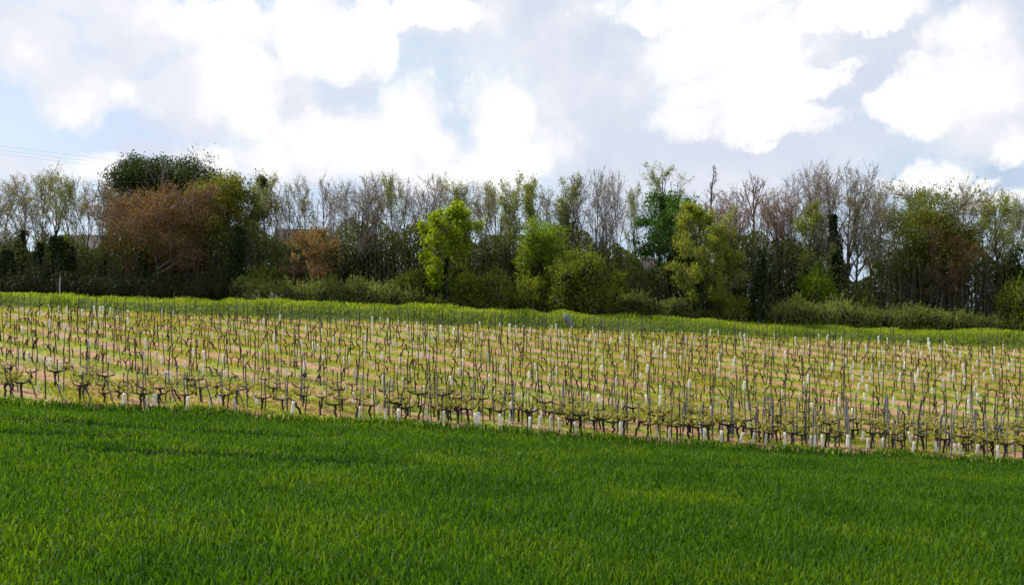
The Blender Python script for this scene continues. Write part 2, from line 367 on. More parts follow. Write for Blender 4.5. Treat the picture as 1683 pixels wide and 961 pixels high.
# ---------------------------------------------------------------- grass, wheat, weeds
def scatter(rng, y0, y1, dens, side=.565, extra=8):
    """points on the ground between two distances, dens(y) per square metre"""
    out = []
    yy = np.arange(y0, y1, .5)
    for y in yy:
        hw = side * y + extra; n = rng.poisson(dens(y) * hw * 2 * .5)
        out.append(np.stack([rng.uniform(-hw, hw, n), rng.uniform(y, min(y + .5, y1), n)], 1))
    return np.concatenate(out)
def blades(rng, xy, h, w, lean=.35, bend=.5):
    n = len(xy); base = np.column_stack([xy, ground(xy[:, 0], xy[:, 1]) - .01])
    a = rng.uniform(0, 2 * np.pi, n); ld = np.stack([np.cos(a), np.sin(a), np.zeros(n)], 1)
    fa = rng.uniform(0, 2 * np.pi, n); wd = np.stack([np.cos(fa), np.sin(fa), np.zeros(n)], 1)
    l = (lean * rng.uniform(.1, 1, n) * h)[:, None]; bd = (bend * rng.uniform(0, 1, n) * h)[:, None]
    zz = np.array([0, 0, 1.])[None]
    H = h[:, None]; w = w[:, None]
    p1 = base + ld * l * .35 + zz * H * .5
    p2 = base + ld * (l * .8 + bd * .3) + zz * H * .85
    p3 = base + ld * (l * 1.1 + bd * .8) + zz * (H - bd * .35)
    V = np.stack([base - wd * w * .35, base + wd * w * .35, p1 - wd * w * .5, p1 + wd * w * .5, p2 - wd * w * .35, p2 + wd * w * .35, p3], 1).reshape(-1, 3)
    o = (np.arange(n) * 7)[:, None]
    q = np.concatenate([o + np.array([[0, 1, 3, 2]]), o + np.array([[2, 3, 5, 4]])]); tr_ = o + np.array([[4, 5, 6]])
    return [(V, q, 0), (V, tr_, 0)]
def blades_obj(name, rng, xy, h, w, mt, second=None, **kw):
    pr = blades(rng, xy, h, w, **kw); V = pr[0][0]; q = pr[0][1]; tr_ = pr[1][1]
    me = bpy.data.meshes.new(name)
    me.vertices.add(len(V)); me.vertices.foreach_set('co', V.astype(np.float32).ravel())
    lv = np.concatenate([q.ravel(), tr_.ravel()]).astype(np.int32); me.loops.add(len(lv)); me.loops.foreach_set('vertex_index', lv)
    ls = np.concatenate([np.arange(len(q)) * 4, len(q) * 4 + np.arange(len(tr_)) * 3]).astype(np.int32)
    me.polygons.add(len(ls)); me.polygons.foreach_set('loop_start', ls); me.update(calc_edges=True); me.materials.append(mt)
    if second is not None:      # blades given the second material
        me.materials.append(second[0]); k = second[1].astype(np.int32)
        me.polygons.foreach_set('material_index', np.concatenate([k, k, k]))
    return link(bpy.data.objects.new(name, me))
rng = np.random.default_rng(11)
xy = scatter(rng, 5.5, 28.35, lambda y: np.interp(y, [6, 12, 20, 28], [950, 640, 440, 340]))
x, y = xy[:, 0], xy[:, 1]
wob = (vnoise(x, y * .3, 6) - .5) * 1.1
band = np.zeros(len(x))
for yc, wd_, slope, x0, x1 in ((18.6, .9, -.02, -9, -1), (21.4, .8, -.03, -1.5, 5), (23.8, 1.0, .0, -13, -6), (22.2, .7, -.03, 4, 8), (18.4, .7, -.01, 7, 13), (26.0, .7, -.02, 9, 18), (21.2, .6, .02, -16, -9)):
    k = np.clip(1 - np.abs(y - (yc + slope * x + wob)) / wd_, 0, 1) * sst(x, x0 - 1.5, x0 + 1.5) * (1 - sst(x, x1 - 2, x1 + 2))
    band = np.maximum(band, k)
keep = rng.random(len(x)) > band * .3
xy = xy[keep]; band = band[keep]; x, y = xy[:, 0], xy[:, 1]
h = WH * rng.uniform(.68, 1.3, len(x)) * (.88 + .24 * vnoise(x, y, 2.3)) * (1 - .15 * band)
w = .019 * (1 + np.clip(y - 9, 0, 30) / 26) * rng.uniform(.7, 1.3, len(x))
M['darkwheat'] = foliage('wheat_dark_bands', [(.010, .045, .006), (.018, .065, .008), (.03, .09, .010)], .35, (1.3, 1.2, .5))  # darker blades, mixed in by chance within the bands
tag(blades_obj('wheat', rng, xy, h, w, M['wheat'], second=(M['darkwheat'], rng.random(len(x)) < band * (.5 + .5 * (x < -3))), lean=.30, bend=.40), 'young dark green wheat filling the field before the vineyard', 'wheat', kind='stuff')

xy = scatter(rng, 51.6, 59.6, lambda y: 150)
x, y = xy[:, 0], xy[:, 1]
h = rng.uniform(.12, .34, len(x)) * (.2 + 1.3 * vnoise(x, y, 1.0)) * (.45 + .65 * sst(y, 52.3, 54)) * (.8 + .6 * sst(y, 57.5, 58.6))
tag(blades_obj('verge_grass', rng, xy, h, rng.uniform(.022, .05, len(x)), M['verge'], lean=.5, bend=.6), 'sunlit tufted grass on the bank between vines and hedge', 'grass', kind='stuff')

xy = scatter(rng, 28.5, 52.6, lambda y: 170)
x, y = xy[:, 0], xy[:, 1]
dn = .54 + .33 * np.cos(2 * np.pi * (x * SN + y * CS) / ROWS) + 1.1 * (vnoise(x + 9, y, 2.4) - .5) + .9 * (vnoise(x, y, .7) - .5)
dn = np.where(y < 32, dn - .05, dn)
xy = xy[rng.random(len(x)) < np.clip(dn, .02, 1)]; x, y = xy[:, 0], xy[:, 1]
h = rng.uniform(.04, .13, len(x)) * (.6 + .9 * vnoise(x, y, 1.1))
tag(blades_obj('vineyard_weeds', rng, xy, h, rng.uniform(.02, .045, len(x)), M['weeds'], lean=1.0, bend=.8), 'low yellow-green weeds between the rows of vines', 'weeds', kind='stuff')

# ---------------------------------------------------------------- trees
def norm(v): return v / (np.linalg.norm(v, axis=-1, keepdims=True) + 1e-9)
def spawn(rng, P, Rr, n, tmin, tmax, ang, angj, lenf, K, up, wig, rfac, tb=None):
    """n children on every path of P; returns paths, radii and where on the parent each one starts"""
    N, Kp, _ = P.shape
    pi = np.repeat(np.arange(N), n); m = len(pi)
    tt = (np.tile(np.arange(n), N) + rng.random(m)) / n; tt = tmin + (tmax - tmin) * tt
    f = tt * (Kp - 1); i = np.minimum(f.astype(int), Kp - 2); fr = (f - i)[:, None]
    st = P[pi, i] * (1 - fr) + P[pi, i + 1] * fr
    rr = Rr[pi, i] * (1 - fr[:, 0]) + Rr[pi, i + 1] * fr[:, 0]
    tg = norm(P[pi, i + 1] - P[pi, i])
    pr = norm(np.cross(tg, rdir(rng, m)))
    a = np.radians(ang + rng.normal(0, angj, m))[:, None]
    d = norm(tg * np.cos(a) + pr * np.sin(a))
    L = lenf(tt, pi) * rng.uniform(.7, 1.2, m)
    s = np.linspace(0, 1, K)[None, :, None]
    path = st[:, None] + d[:, None] * L[:, None, None] * s
    path = path + np.array([0, 0, 1.]) * (up * L[:, None, None] * s ** 2)
    path = path + np.cumsum(rng.normal(0, 1, (m, K, 3)) * (s > 0), 1) * (wig * L / K)[:, None, None]
    r0 = np.minimum(rr * .8, np.maximum(L * rfac, .006))
    rad = r0[:, None] * (1 - .75 * np.linspace(0, 1, K)[None])
    return path, rad
PROF = {
    'round': lambda t: np.sqrt(np.clip(1 - (2 * np.clip(t, 0, 1) - .9) ** 2 * .85, .05, 1)),
    'vase': lambda t: .55 + .55 * np.sin(np.pi * np.clip(t, 0, 1)),
    'column': lambda t: .75 + .25 * np.sin(np.pi * t),
    'cone': lambda t: 1.15 - .85 * t,
    'egg': lambda t: np.clip(np.sin(np.pi * np.clip(t * .9 + .12, 0, 1)), .25, 1),
}
def make_tree(seed, H, Wd, t0=.3, prof='round', n1=14, n2=7, n3=7, ang=50, up=.15, stems=1, r0=None, nleaf=10, leaf=.14, spread=.25,
              lmat='dark', wood='bark', twig='twig', fork=.95, wig=.10, twr=.007, dn0=.3, dome=0, dz0=.3, ddens=95, lean=.03, up2=.1):
    rng = np.random.default_rng(seed); r0 = r0 or H * .016
    K = 9; s = np.linspace(0, 1, K)
    P = np.zeros((stems, K, 3)); P[:, :, 2] = s * H * fork
    for i in range(stems):
        a = rng.uniform(0, 6.28); o = (0 if stems == 1 else .25)
        P[i, :, 0] += o * math.cos(a + i * 2.4) * (1 + s * 3 * Wd / 8) + np.cumsum(rng.normal(0, H * lean * .35, K)) * s
        P[i, :, 1] += o * math.sin(a + i * 2.4) * (1 + s * 3 * Wd / 8) + np.cumsum(rng.normal(0, H * lean * .35, K)) * s
    Rr = np.repeat(r0 * (1 - .85 * s)[None], stems, 0); Rr[:, 0] *= 1.5
    pf = PROF[prof]
    L1, R1 = spawn(rng, P, Rr, n1, t0, .98, ang, 9, lambda tt, pi: Wd * .5 * pf((tt - t0) / (1 - t0)) / math.sin(R(max(ang, 30))), 7, up, wig, .022)
    l1 = np.linalg.norm(L1[:, -1] - L1[:, 0], axis=1)
    L2, R2 = spawn(rng, L1, R1, n2, .18, 1.0, 38, 12, lambda tt, pi: l1[pi] * .42 * (1.15 - .6 * tt), 5, up2, wig, .016)
    l2 = np.linalg.norm(L2[:, -1] - L2[:, 0], axis=1)
    L3, R3 = spawn(rng, L2, R2, n3, .15, 1.0, 38, 14, lambda tt, pi: np.maximum(l2[pi] * .5, .25), 3, .06, wig, .012)
    R3 = np.maximum(R3, twr); R2 = np.maximum(R2, twr * 1.4)
    # fit to the asked height and width
    allp = L3.reshape(-1, 3); sz = H / (np.percentile(allp[:, 2], 99.95) + spread * .6); sx = Wd * .5 / np.percentile(np.abs(allp[:, :2] - allp[:, :2].mean(0)), 98.5)
    S = np.array([sx, sx, sz])
    for A in (P, L1, L2, L3): A *= S
    trunk = tubes(P, Rr, 8) + tubes(L1, R1, 5)
    crown = tubes(L2, R2, 4) + tubes(L3, R3, 3)
    crown = setm(crown, 1)
    if nleaf:
        m = len(L3); k = int(m * nleaf); pi = rng.integers(0, m, k); tt = rng.uniform(.1, 1.1, k)[:, None]
        # leafiness differs from branch to branch, so that clumps and gaps show
        wgt = rng.random(len(L1)) ** .8; keep = rng.random(k) < dn0 + (1 - dn0) * wgt[(pi // (n2 * n3))]
        c = L3[pi, 0] * (1 - tt) + L3[pi, 2] * tt + rng.normal(0, spread * .5, (k, 3)); c = c[keep]
        if dome:      # leaf sprays filling the crown, in uneven clumps
            cs = [c]; zc = H * (1 + dz0) / 2; rz = H * (1 - dz0) / 2
            for i in range(dome):
                d = rdir(rng, 1)[0]; q = rng.uniform(.3, .86) ** .75; rr = rng.uniform(.13, .27) * min(Wd * .5, rz * 1.2)
                o = np.array([d[0] * Wd * .5 * q, d[1] * Wd * .5 * q, zc + d[2] * rz * q])
                n = int(ddens * rr * rr * 4 * rng.uniform(.5, 1.3)); e = rdir(rng, n) * (1 - .6 * rng.random((n, 1)) ** 1.2) * np.array([1.25, 1.25, .8]) * rr
                cs.append(o + e * (.7 + .6 * rng.random((n, 1))))
            c = np.concatenate(cs)
        crown = [leaves(rng, c, leaf)] + crown
    return dict(trunk=mesh('trunk', trunk, True), crown=mesh('crown', crown), H=H, W=Wd, mats=(M[lmat], M[twig]), wood=M[wood])
def finish(v):
    v['trunk'].materials.append(v['wood'])
    for q in v['mats']: v['crown'].materials.append(q)
    return v
def ivy_mesh(seed, H, r):
    rng = np.random.default_rng(seed); n = int(H * r * 1500); z = rng.uniform(0, 1, n) ** .9 * H; a = rng.uniform(0, 6.28, n)
    rr = r * (.25 + 1.15 * vnoise(a * .8 + 5, z * 1.3 + seed * 3, 1.0)) * (1.1 - .45 * (z / H) ** 2) * rng.uniform(.6, 1.2, n)
    c = np.stack([rr * np.cos(a) + .15 * np.sin(z * .9 + seed), rr * np.sin(a), z], 1)
    return mesh('ivy', [leaves(rng, c, .17)])
def place_tree(v, name, px, ytop, D, label, cat='tree', group=None, width=None, ivy=0, ivr=.42, rot=None, seed=0):
    x = at(px, D); zb = float(ground(x, D)); H = topz(ytop, D) - zb
    root = empty(name, (x, D, zb - .05), (seed * 1.7) if rot is None else rot)
    tag(root, label, cat, group)
    sz = H / v['H']; sx = sz if width is None else width / v['W']
    root.scale = (sx, sx, sz)
    for k in ('trunk', 'crown'): link(bpy.data.objects.new(k, v[k]), root)
    if ivy:
        me = ivy_mesh(seed + 3, H * ivy, ivr); me.materials.append(M['ivy'])
        o = link(bpy.data.objects.new('ivy', me), root); o.scale = (1 / sx, 1 / sx, 1 / sz)
    return root

# --- the big single trees
def single(name, px, ytop, D, Wpx, label, cat='tree', ivy=0, ivr=.42, seed=1, dx=0, **kw):
    x = at(px, D); zb = float(ground(x, D)); H = topz(ytop, D) - zb
    v = finish(make_tree(seed, H, Wpx / F * D, **kw))
    return place_tree(v, name, px, ytop, D, label, cat, ivy=ivy, ivr=ivr, rot=0, seed=seed)
single('evergreen_tree', 284, 256, 72, 225, 'huge broad dark green tree rising behind the rust-coloured tree', 'tree', seed=21, lmat='dark', n1=30, n2=10, n3=9, nleaf=3, leaf=.155, dn0=.5, t0=.25, ang=62, spread=.4, up=-.1, dome=110, dz0=.38, ddens=330, prof='round', ivy=.5)
single('olive_tree', 374, 278, 64.5, 150, 'rounded olive-green tree just right of the rust-coloured tree', 'tree', seed=22, lmat='olive', n1=24, n2=9, n3=9, nleaf=12, leaf=.15, dn0=.5, t0=.2, ang=60, spread=.4, up=-.1, dome=75, dz0=.25, ddens=120, ivy=.55, ivr=.6)
single('rust_tree', 268, 298, 62, 195, 'broad rust-brown tree with a pale crooked limb above the shaded hedge', 'tree', seed=23, lmat='rust', n1=24, n2=10, n3=9, nleaf=8, leaf=.125, dn0=.3, dome=60, dz0=.22, ddens=75, t0=.16, ang=64, up=-.1, spread=.35, wood='palebark', twig='redtwig', stems=2)
single('orange_tree', 515, 368, 60.5, 100, 'small orange-brown tree above the long bramble hedge', 'tree', seed=24, lmat='orange', n1=16, n2=9, n3=8, nleaf=6, leaf=.12, dn0=.3, dome=40, dz0=.25, ddens=75, t0=.22, ang=62, spread=.22, up=-.05, twig='redtwig')
single('maple_tree', 735, 328, 58.8, 92, 'bright yellow-green maple with a dark trunk, clear of the hedge', 'tree', seed=25, lmat='maple', n1=24, n2=9, n3=8, nleaf=17, leaf=.15, dn0=.45, t0=.2, ang=50, prof='egg', spread=.25, ivy=.5, ivr=.2)
single('lime_tree', 890, 355, 60, 85, 'round-topped fresh green tree behind the big bush', 'tree', seed=26, lmat='lime', n1=22, n2=9, n3=9, nleaf=9, leaf=.14, dn0=.5, dome=36, dz0=.38, ddens=130, t0=.3, ang=45, prof='round', spread=.28, up=.3)
single('poplar_tree', 835, 283, 64, 60, 'light green tree, first of the green trio behind the round lime', 'tree', seed=27, lmat='freshbud', n1=18, n2=8, n3=8, nleaf=8, leaf=.12, t0=.25, ang=32, prof='column', spread=.25, up=.3, ivy=.45)
single('poplar_tree', 876, 278, 65, 55, 'light green tree, middle of the green trio behind the round lime', 'tree', seed=28, lmat='freshbud', n1=18, n2=8, n3=8, nleaf=9, leaf=.12, t0=.25, ang=32, prof='column', spread=.25, up=.3)
single('poplar_tree', 932, 288, 64, 55, 'light green tree beside the purple-grey bare trees', 'tree', seed=29, lmat='freshbud', n1=18, n2=8, n3=8, nleaf=9, leaf=.12, t0=.25, ang=32, prof='column', spread=.25, up=.3, ivy=.5)
single('chestnut_tree', 1104, 304, 63, 122, 'dense deep-green tree between the sky gap and feathery tree', 'tree', seed=30, lmat='rich', n1=26, n2=10, n3=9, nleaf=6, leaf=.16, dn0=.55, dome=75, dz0=.36, ddens=130, t0=.34, ang=60, spread=.35, up=-.05, ivy=.4)
single('sparse_tree', 1083, 268, 67, 85, 'open pale green crown showing above the deep-green tree', 'tree', seed=31, lmat='freshbud', n1=14, n2=7, n3=7, nleaf=6, leaf=.11, t0=.4, ang=42, spread=.2)
single('feathery_tree', 1150, 331, 58.8, 100, 'feathery yellow-green tree with dark ivied trunk at the grass edge', 'tree', seed=32, lmat='feather', n1=30, n2=9, n3=8, nleaf=14, leaf=.11, dn0=.5, t0=.14, ang=48, prof='egg', spread=.22, ivy=.55, ivr=.38)
single('young_tree', 1192, 402, 59.3, 60, 'smaller green tree tucked beside the feathery tree', 'tree', seed=33, lmat='feather', n1=18, n2=8, n3=8, nleaf=14, leaf=.11, t0=.15, ang=50, prof='egg', spread=.22)
single('domed_tree', 1520, 292, 64, 190, 'wide domed olive-green tree, largest of the right-hand trees', 'tree', seed=34, lmat='olive', n1=28, n2=10, n3=9, nleaf=4, leaf=.14, dn0=.4, dome=120, dz0=.2, ddens=105, t0=.18, ang=62, spread=.35, up=-.1, ivy=.5, ivr=.6)
single('brown_tree', 1545, 368, 61.5, 95, 'brown-leaved tree standing against the domed green tree', 'tree', seed=35, lmat='rust', n1=20, n2=9, n3=8, nleaf=5, leaf=.12, dome=30, dz0=.25, ddens=45, t0=.25, ang=55, spread=.2, twig='redtwig')
single('leafing_tree', 1335, 330, 62, 75, 'fresh green young tree low among the tall bare trees', 'tree', seed=36, lmat='freshbud', n1=14, n2=7, n3=7, nleaf=11, leaf=.12, t0=.2, ang=45, prof='egg', spread=.25)
single('leafing_tree', 1640, 318, 62.5, 80, 'thin green-leaved tree right of the domed tree', 'tree', seed=37, lmat='freshbud', n1=14, n2=7, n3=7, nleaf=8, leaf=.12, t0=.3, ang=45, spread=.22)
single('spindly_tree', 1162, 266, 66, 34, 'spindly bare treetop spiking above the feathery tree', 'tree', seed=38, lmat='bud', n1=16, n2=5, n3=4, nleaf=0, t0=.45, ang=38, prof='cone', twr=.014)
single('spindly_tree', 1238, 270, 66, 42, 'spindly bare treetop spiking above the ivy-clad trunk', 'tree', seed=39, lmat='bud', n1=14, n2=5, n3=4, nleaf=0, t0=.45, ang=30, prof='vase', up=.3, twr=.014)

# --- slender bare trees: eight shapes, each placed several times
BV = {}
for k, (seed, kw) in enumerate([
    (51, dict(lmat='bud', nleaf=9, leaf=.09)), (52, dict(lmat='bud', nleaf=6, leaf=.09)), (53, dict(lmat='freshbud', nleaf=9, leaf=.10)),
    (54, dict(lmat='bud', nleaf=2.2, leaf=.08)), (55, dict(lmat='bud', nleaf=1.2, leaf=.08, twig='redtwig')), (56, dict(lmat='freshbud', nleaf=13, leaf=.11)),
    (57, dict(lmat='bud', nleaf=1.2, leaf=.08, stems=2)), (58, dict(lmat='rust', nleaf=3, leaf=.10, twig='redtwig', stems=2))]):
    a = dict(n1=13, n2=7, n3=7, t0=.38, ang=30, prof='vase', up=.28, r0=.10, spread=.22, twr=.0075, wig=.16); a.update(kw)
    BV[k] = finish(make_tree(seed, 10.0, 3.0, **a))
# (px, top, distance, width px, shape, ivy, words)
THIN = [
 (-12,296,63,55,0,.5,'left edge'),(12,290,66,50,1,.45,'left edge'),(38,287,63,48,0,.55,'left edge'),(66,286,66,50,2,.4,'left edge'),
 (92,288,64,46,1,.5,'house roof'),(118,285,62,52,2,.45,'house roof'),(143,295,66,46,0,.4,'house roof'),(168,300,64,46,3,.4,'house roof'),
 (190,318,67,40,4,.3,'house roof'),
 (412,284,66,40,2,.3,'twiggy nest'),(432,279,64,50,2,.35,'twiggy nest'),(455,290,67,40,1,.3,'twiggy nest'),(478,288,66,42,3,.35,'small orange tree'),
 (498,287,65,44,0,.55,'small orange tree'),(528,292,67,40,3,.3,'small orange tree'),(552,290,63,46,4,.5,'small orange tree'),
 (576,286,66,46,3,.4,'grey thicket'),(600,278,62,52,6,.5,'grey thicket'),(626,290,65,44,7,.45,'grey thicket'),(648,286,63,46,2,.45,'grey thicket'),
 (672,288,66,44,3,.5,'grey thicket'),(694,282,63,50,6,.45,'yellow-green maple'),(720,284,66,46,3,.4,'yellow-green maple'),(748,287,64,46,2,.4,'yellow-green maple'),
 (772,290,67,44,3,.4,'yellow-green maple'),(796,292,63,44,0,.5,'yellow-green maple'),(814,300,66,40,2,.5,'yellow-green maple'),
 (905,300,67,44,3,.4,'round lime tree'),(952,274,63,46,6,.4,'big bush'),(974,266,62,52,3,.4,'big bush'),(996,276,64,50,6,.55,'big bush'),(1020,280,66,44,3,.5,'sky gap'),
 (1046,292,68,36,2,.2,'sky gap'),(1128,310,68,40,3,.3,'feathery tree'),(1186,310,65,44,4,.35,'feathery tree'),(1206,300,66,46,4,.3,'feathery tree'),
 (1224,308,63,44,7,.4,'ivy column'),(1256,300,65,46,4,.35,'ivy column'),(1280,296,63,48,7,.4,'ivy column'),
 (1304,280,65,52,6,.35,'tall bare stand'),(1326,262,63,60,3,.45,'tall bare stand'),(1346,264,66,52,6,.4,'tall bare stand'),(1366,270,62,58,3,.55,'tall bare stand'),(1388,268,64,56,3,.4,'tall bare stand'),
 (1410,285,63,50,0,.0,'tall bare stand'),(1428,290,66,46,1,.0,'tall bare stand'),(1448,305,65,42,3,.3,'domed green tree'),
 (1575,285,67,60,3,.3,'domed green tree'),(1618,312,66,46,0,.3,'domed green tree'),(1662,322,64,50,2,.4,'right edge'),(1690,316,66,50,4,.4,'right edge'),
]
ORD = 'first second third fourth fifth sixth seventh eighth ninth tenth eleventh twelfth thirteenth fourteenth fifteenth sixteenth seventeenth eighteenth nineteenth twentieth twenty-first twenty-second twenty-third twenty-fourth twenty-fifth twenty-sixth twenty-seventh twenty-eighth twenty-ninth thirtieth'.split()
LOOK = {0: 'buff-tinged', 1: 'pale twiggy', 2: 'green-tinged', 3: 'bare grey', 4: 'reddish bare', 5: 'green', 6: 'forked grey', 7: 'russet-tinged'}
WHERE = {'left edge': 'at the far left edge', 'house roof': 'in front of the tiled house roof', 'twiggy nest': 'around the dark twiggy nest',
 'small orange tree': 'behind the small orange tree', 'grey thicket': 'between orange tree and maple', 'yellow-green maple': 'behind the yellow-green maple',
 'round lime tree': 'behind the round lime tree', 'big bush': 'above the big round bush', 'sky gap': 'beside the sky gap', 'feathery tree': 'close to the feathery tree',
 'ivy column': 'near the ivy-clad trunk', 'tall bare stand': 'in the tallest bare stand', 'domed green tree': 'beside the domed green tree', 'right edge': 'at the far right edge'}
cnt = {}
for r_ in THIN: cnt[(r_[6], r_[4])] = cnt.get((r_[6], r_[4]), 0) + 1
seen = {}
rt = np.random.default_rng(6)
for i, (px, yt, D, wpx, k, iv, wh) in enumerate(THIN):
    yt += rt.uniform(-9, 7) - (6 if px < 200 else 0); wpx *= rt.uniform(.75, 1.35)
    key = (wh, k); seen[key] = seen.get(key, 0) + 1
    pre = (ORD[seen[key] - 1] + ' ') if cnt[key] > 1 else ''
    suf = ', from the left' if cnt[key] > 1 else ''
    place_tree(BV[k], 'slender_tree', px, yt, D, f'{pre}{LOOK[k]} slender tree {WHERE[wh]}{suf}', 'tree', 'slender trees along the hilltop hedge',
               width=wpx / F * D * 1.35, ivy=iv, ivr=.30 + .12 * ((i * 37) % 5) / 4, seed=i + 1).rotation_euler[1] = rt.normal(0, .035)

# nest ball high in a tree
rng = np.random.default_rng(77)
nx_, nD = 430, 64; c0 = rdir(rng, 380) * (rng.random(380) ** .4 * .33)[:, None]
P = np.stack([c0 - rdir(rng, 380) * .14, c0, c0 + rdir(rng, 380) * .14], 1)
o = obj('nest', tubes(P, np.full((380, 3), .014), 3), M['bark']); o.location = (at(nx_, nD), nD, topz(297, nD)); tag(o, 'dark ball of twigs high in the slender tree beside the olive tree', 'nest')

# ivy-clad trunk standing on its own
def ivy_column(px, ytop, D, r, label, seed):
    x = at(px, D); zb = float(ground(x, D)); H = topz(ytop, D) - zb
    root = empty('ivy_clad_trunk', (x, D, zb - .05)); tag(root, label, 'tree trunk')
    rng = np.random.default_rng(seed); s = np.linspace(0, 1, 7)
    P = np.zeros((1, 7, 3)); P[0, :, 2] = s * H * .97; P[0, :, 0] = .12 * np.sin(s * 5 + seed)
    obj('trunk', tubes(P, np.array([.16 * (1 - .5 * s)]), 8, cap=True), M['bark'], root)
    me = ivy_mesh(seed, H, r); me.materials.append(M['ivy']); link(bpy.data.objects.new('ivy', me), root)
ivy_column(1249, 408, 58.6, .36, 'lone bushy ivy-clad trunk at the grass edge near the feathery tree', 4)
ivy_column(392, 372, 60.2, .55, 'thick ivy-clad trunk below the olive-green tree', 9)
ivy_column(97, 388, 60.6, .60, 'broad ivy-clad trunk behind the thin metal pole', 13)
ivy_column(62, 398, 60.9, .45, 'darker ivy-clad trunk just left of the broad one by the pole', 17)
ivy_column(10, 410, 60.4, .45, 'ivy-clad trunk at the far left edge of the hedge', 19)
ivy_column(232, 412, 60.2, .4, 'ivy-clad trunk under the rust-coloured tree', 23)
ivy_column(1372, 352, 62.4, .42, 'tall ivy-clad trunk beside the pale gap of sky', 29)

# ---------------------------------------------------------------- shrubs, hedges, undergrowth
def sprays(rng, lobes, leaf, per=34):
    """leafy shoots that stick out of the lobes by uneven lengths"""
    out = []
    for (cx, cy, cz, rx, ry, rz) in lobes:
        n = int(per * (rx + rz) / 1.2); d = rdir(rng, n); d[:, 2] = np.abs(d[:, 2]) * 1.1 + .1
        b = np.stack([cx + d[:, 0] * rx * .8, cy + d[:, 1] * ry * .8, cz + d[:, 2] * rz * .8], 1)
        L = rng.uniform(.12, .75, n) ** 1.3 * (.5 + .5 * rz)
        e = b + norm(d + np.array([0, 0, .5])) * L[:, None]
        k = 12; t = rng.random((n, k, 1)); p = b[:, None] * (1 - t) + e[:, None] * t + rng.normal(0, .055, (n, k, 3)) * (1.2 - t)
        out.append(p.reshape(-1, 3))
    return np.concatenate(out)
def lobes_mesh(seed, lobes, dens, leaf, shell=.35, mt=0):
    """leaves through the outer part of a set of ellipsoid lobes (cx,cy,cz,rx,ry,rz)"""
    rng = np.random.default_rng(seed); out = []
    for (cx, cy, cz, rx, ry, rz) in lobes:
        n = int(dens * (rx * rz + ry * rz + rx * ry)); d = rdir(rng, n)
        k = 1 - shell * rng.random(n) ** 1.5
        k *= .62 + .72 * vnoise(d[:, 0] * 3 + cx * 2, d[:, 2] * 3 + d[:, 1] * 2 + cz, .8)
        c = np.stack([cx + d[:, 0] * rx * k, cy + d[:, 1] * ry * k, cz + d[:, 2] * rz * k], 1)
        out.append(c[c[:, 2] > 0])
    out.append(sprays(rng, lobes, leaf)); c = np.concatenate(out)
    return leaves(rng, c[c[:, 2] > 0], leaf)
def shade_filler(lobes, f=.72):  # added solid lumps that block light inside bushes and hedges
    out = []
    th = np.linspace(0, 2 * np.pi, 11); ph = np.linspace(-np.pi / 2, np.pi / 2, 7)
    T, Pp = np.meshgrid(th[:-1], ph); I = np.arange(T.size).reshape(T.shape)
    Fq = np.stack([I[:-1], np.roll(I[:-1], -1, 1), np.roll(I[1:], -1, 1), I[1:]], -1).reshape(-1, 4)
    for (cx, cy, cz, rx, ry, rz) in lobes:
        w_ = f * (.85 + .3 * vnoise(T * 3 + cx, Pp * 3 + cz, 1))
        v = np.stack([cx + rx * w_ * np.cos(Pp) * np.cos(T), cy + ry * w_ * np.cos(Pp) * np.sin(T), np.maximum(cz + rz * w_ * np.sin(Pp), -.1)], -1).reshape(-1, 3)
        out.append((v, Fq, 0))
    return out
def twigs(seed, lobes, n, r=.012):
    rng = np.random.default_rng(seed); P = []
    for (cx, cy, cz, rx, ry, rz) in lobes:
        d = rdir(rng, n); d[:, 2] = np.abs(d[:, 2]) ; e = np.stack([cx + d[:, 0] * rx * 1.08, cy + d[:, 1] * ry * 1.08, cz + d[:, 2] * rz * 1.12], 1)
        b = np.stack([cx + d[:, 0] * rx * .25, cy + d[:, 1] * ry * .25, np.full(n, max(0, cz - rz * .8))], 1)
        mid = (e + b) / 2 + rng.normal(0, .1, (n, 3)); P.append(np.stack([b, mid, e], 1))
    P = np.concatenate(P); return tubes(P, np.tile([r * 2, r * 1.4, r], (len(P), 1)), 3)
def shrub(name, px, ytop, D, Wpx, depth, label, mt, cat='bush', seed=1, nl=9, dens=430, leaf=.11, tw=8, squat=.5):
    x = at(px, D); zb = float(ground(x, D)); H = topz(ytop, D) - zb; Wm = Wpx / F * D
    rng = np.random.default_rng(seed); lob = [(0, 0, H * squat, Wm * .36, depth * .36, H * (1 - squat) * .9)]
    for i in range(nl):
        a = rng.uniform(0, 6.28); q = rng.uniform(.35, .95); rr = rng.uniform(.16, .28)
        zc = H * rng.uniform(.15, .8); zc = min(zc, H * (1 - rr * .9) * (1.05 - .35 * q))
        lob.append((math.cos(a) * Wm * .34 * q, math.sin(a) * depth * .34 * q, zc, Wm * rr, depth * rr, H * rr * .95))
    root = empty(name, (x, D, zb)); tag(root, label, cat)
    obj('foliage', [lobes_mesh(seed, lob, dens, leaf)], M[mt], root)
    obj('branches_and_filler', shade_filler(lob, .45) + setm(twigs(seed, lob, tw), 1), [M['shade_filler'], M['bark']], root)  # filling added to block light, plus the real twigs
    return root
shrub('bush', 952, 408, 57.6, 112, 3.6, 'big round dark-bellied bush standing forward on the grass', 'bushg', seed=3, nl=13, leaf=.11, tw=14, dens=480)
shrub('bush', 815, 440, 58.6, 80, 3, 'medium rounded bush between the maple and the big bush', 'bushg', seed=5, dens=420)
shrub('bush', 868, 452, 58.9, 60, 2.4, 'loose pale green bush at the foot of the round lime tree', 'feather', seed=7, dens=320)
shrub('bush', 680, 442, 60.2, 80, 2.6, 'rounded green bush left of the maple trunk', 'bushg', seed=9)
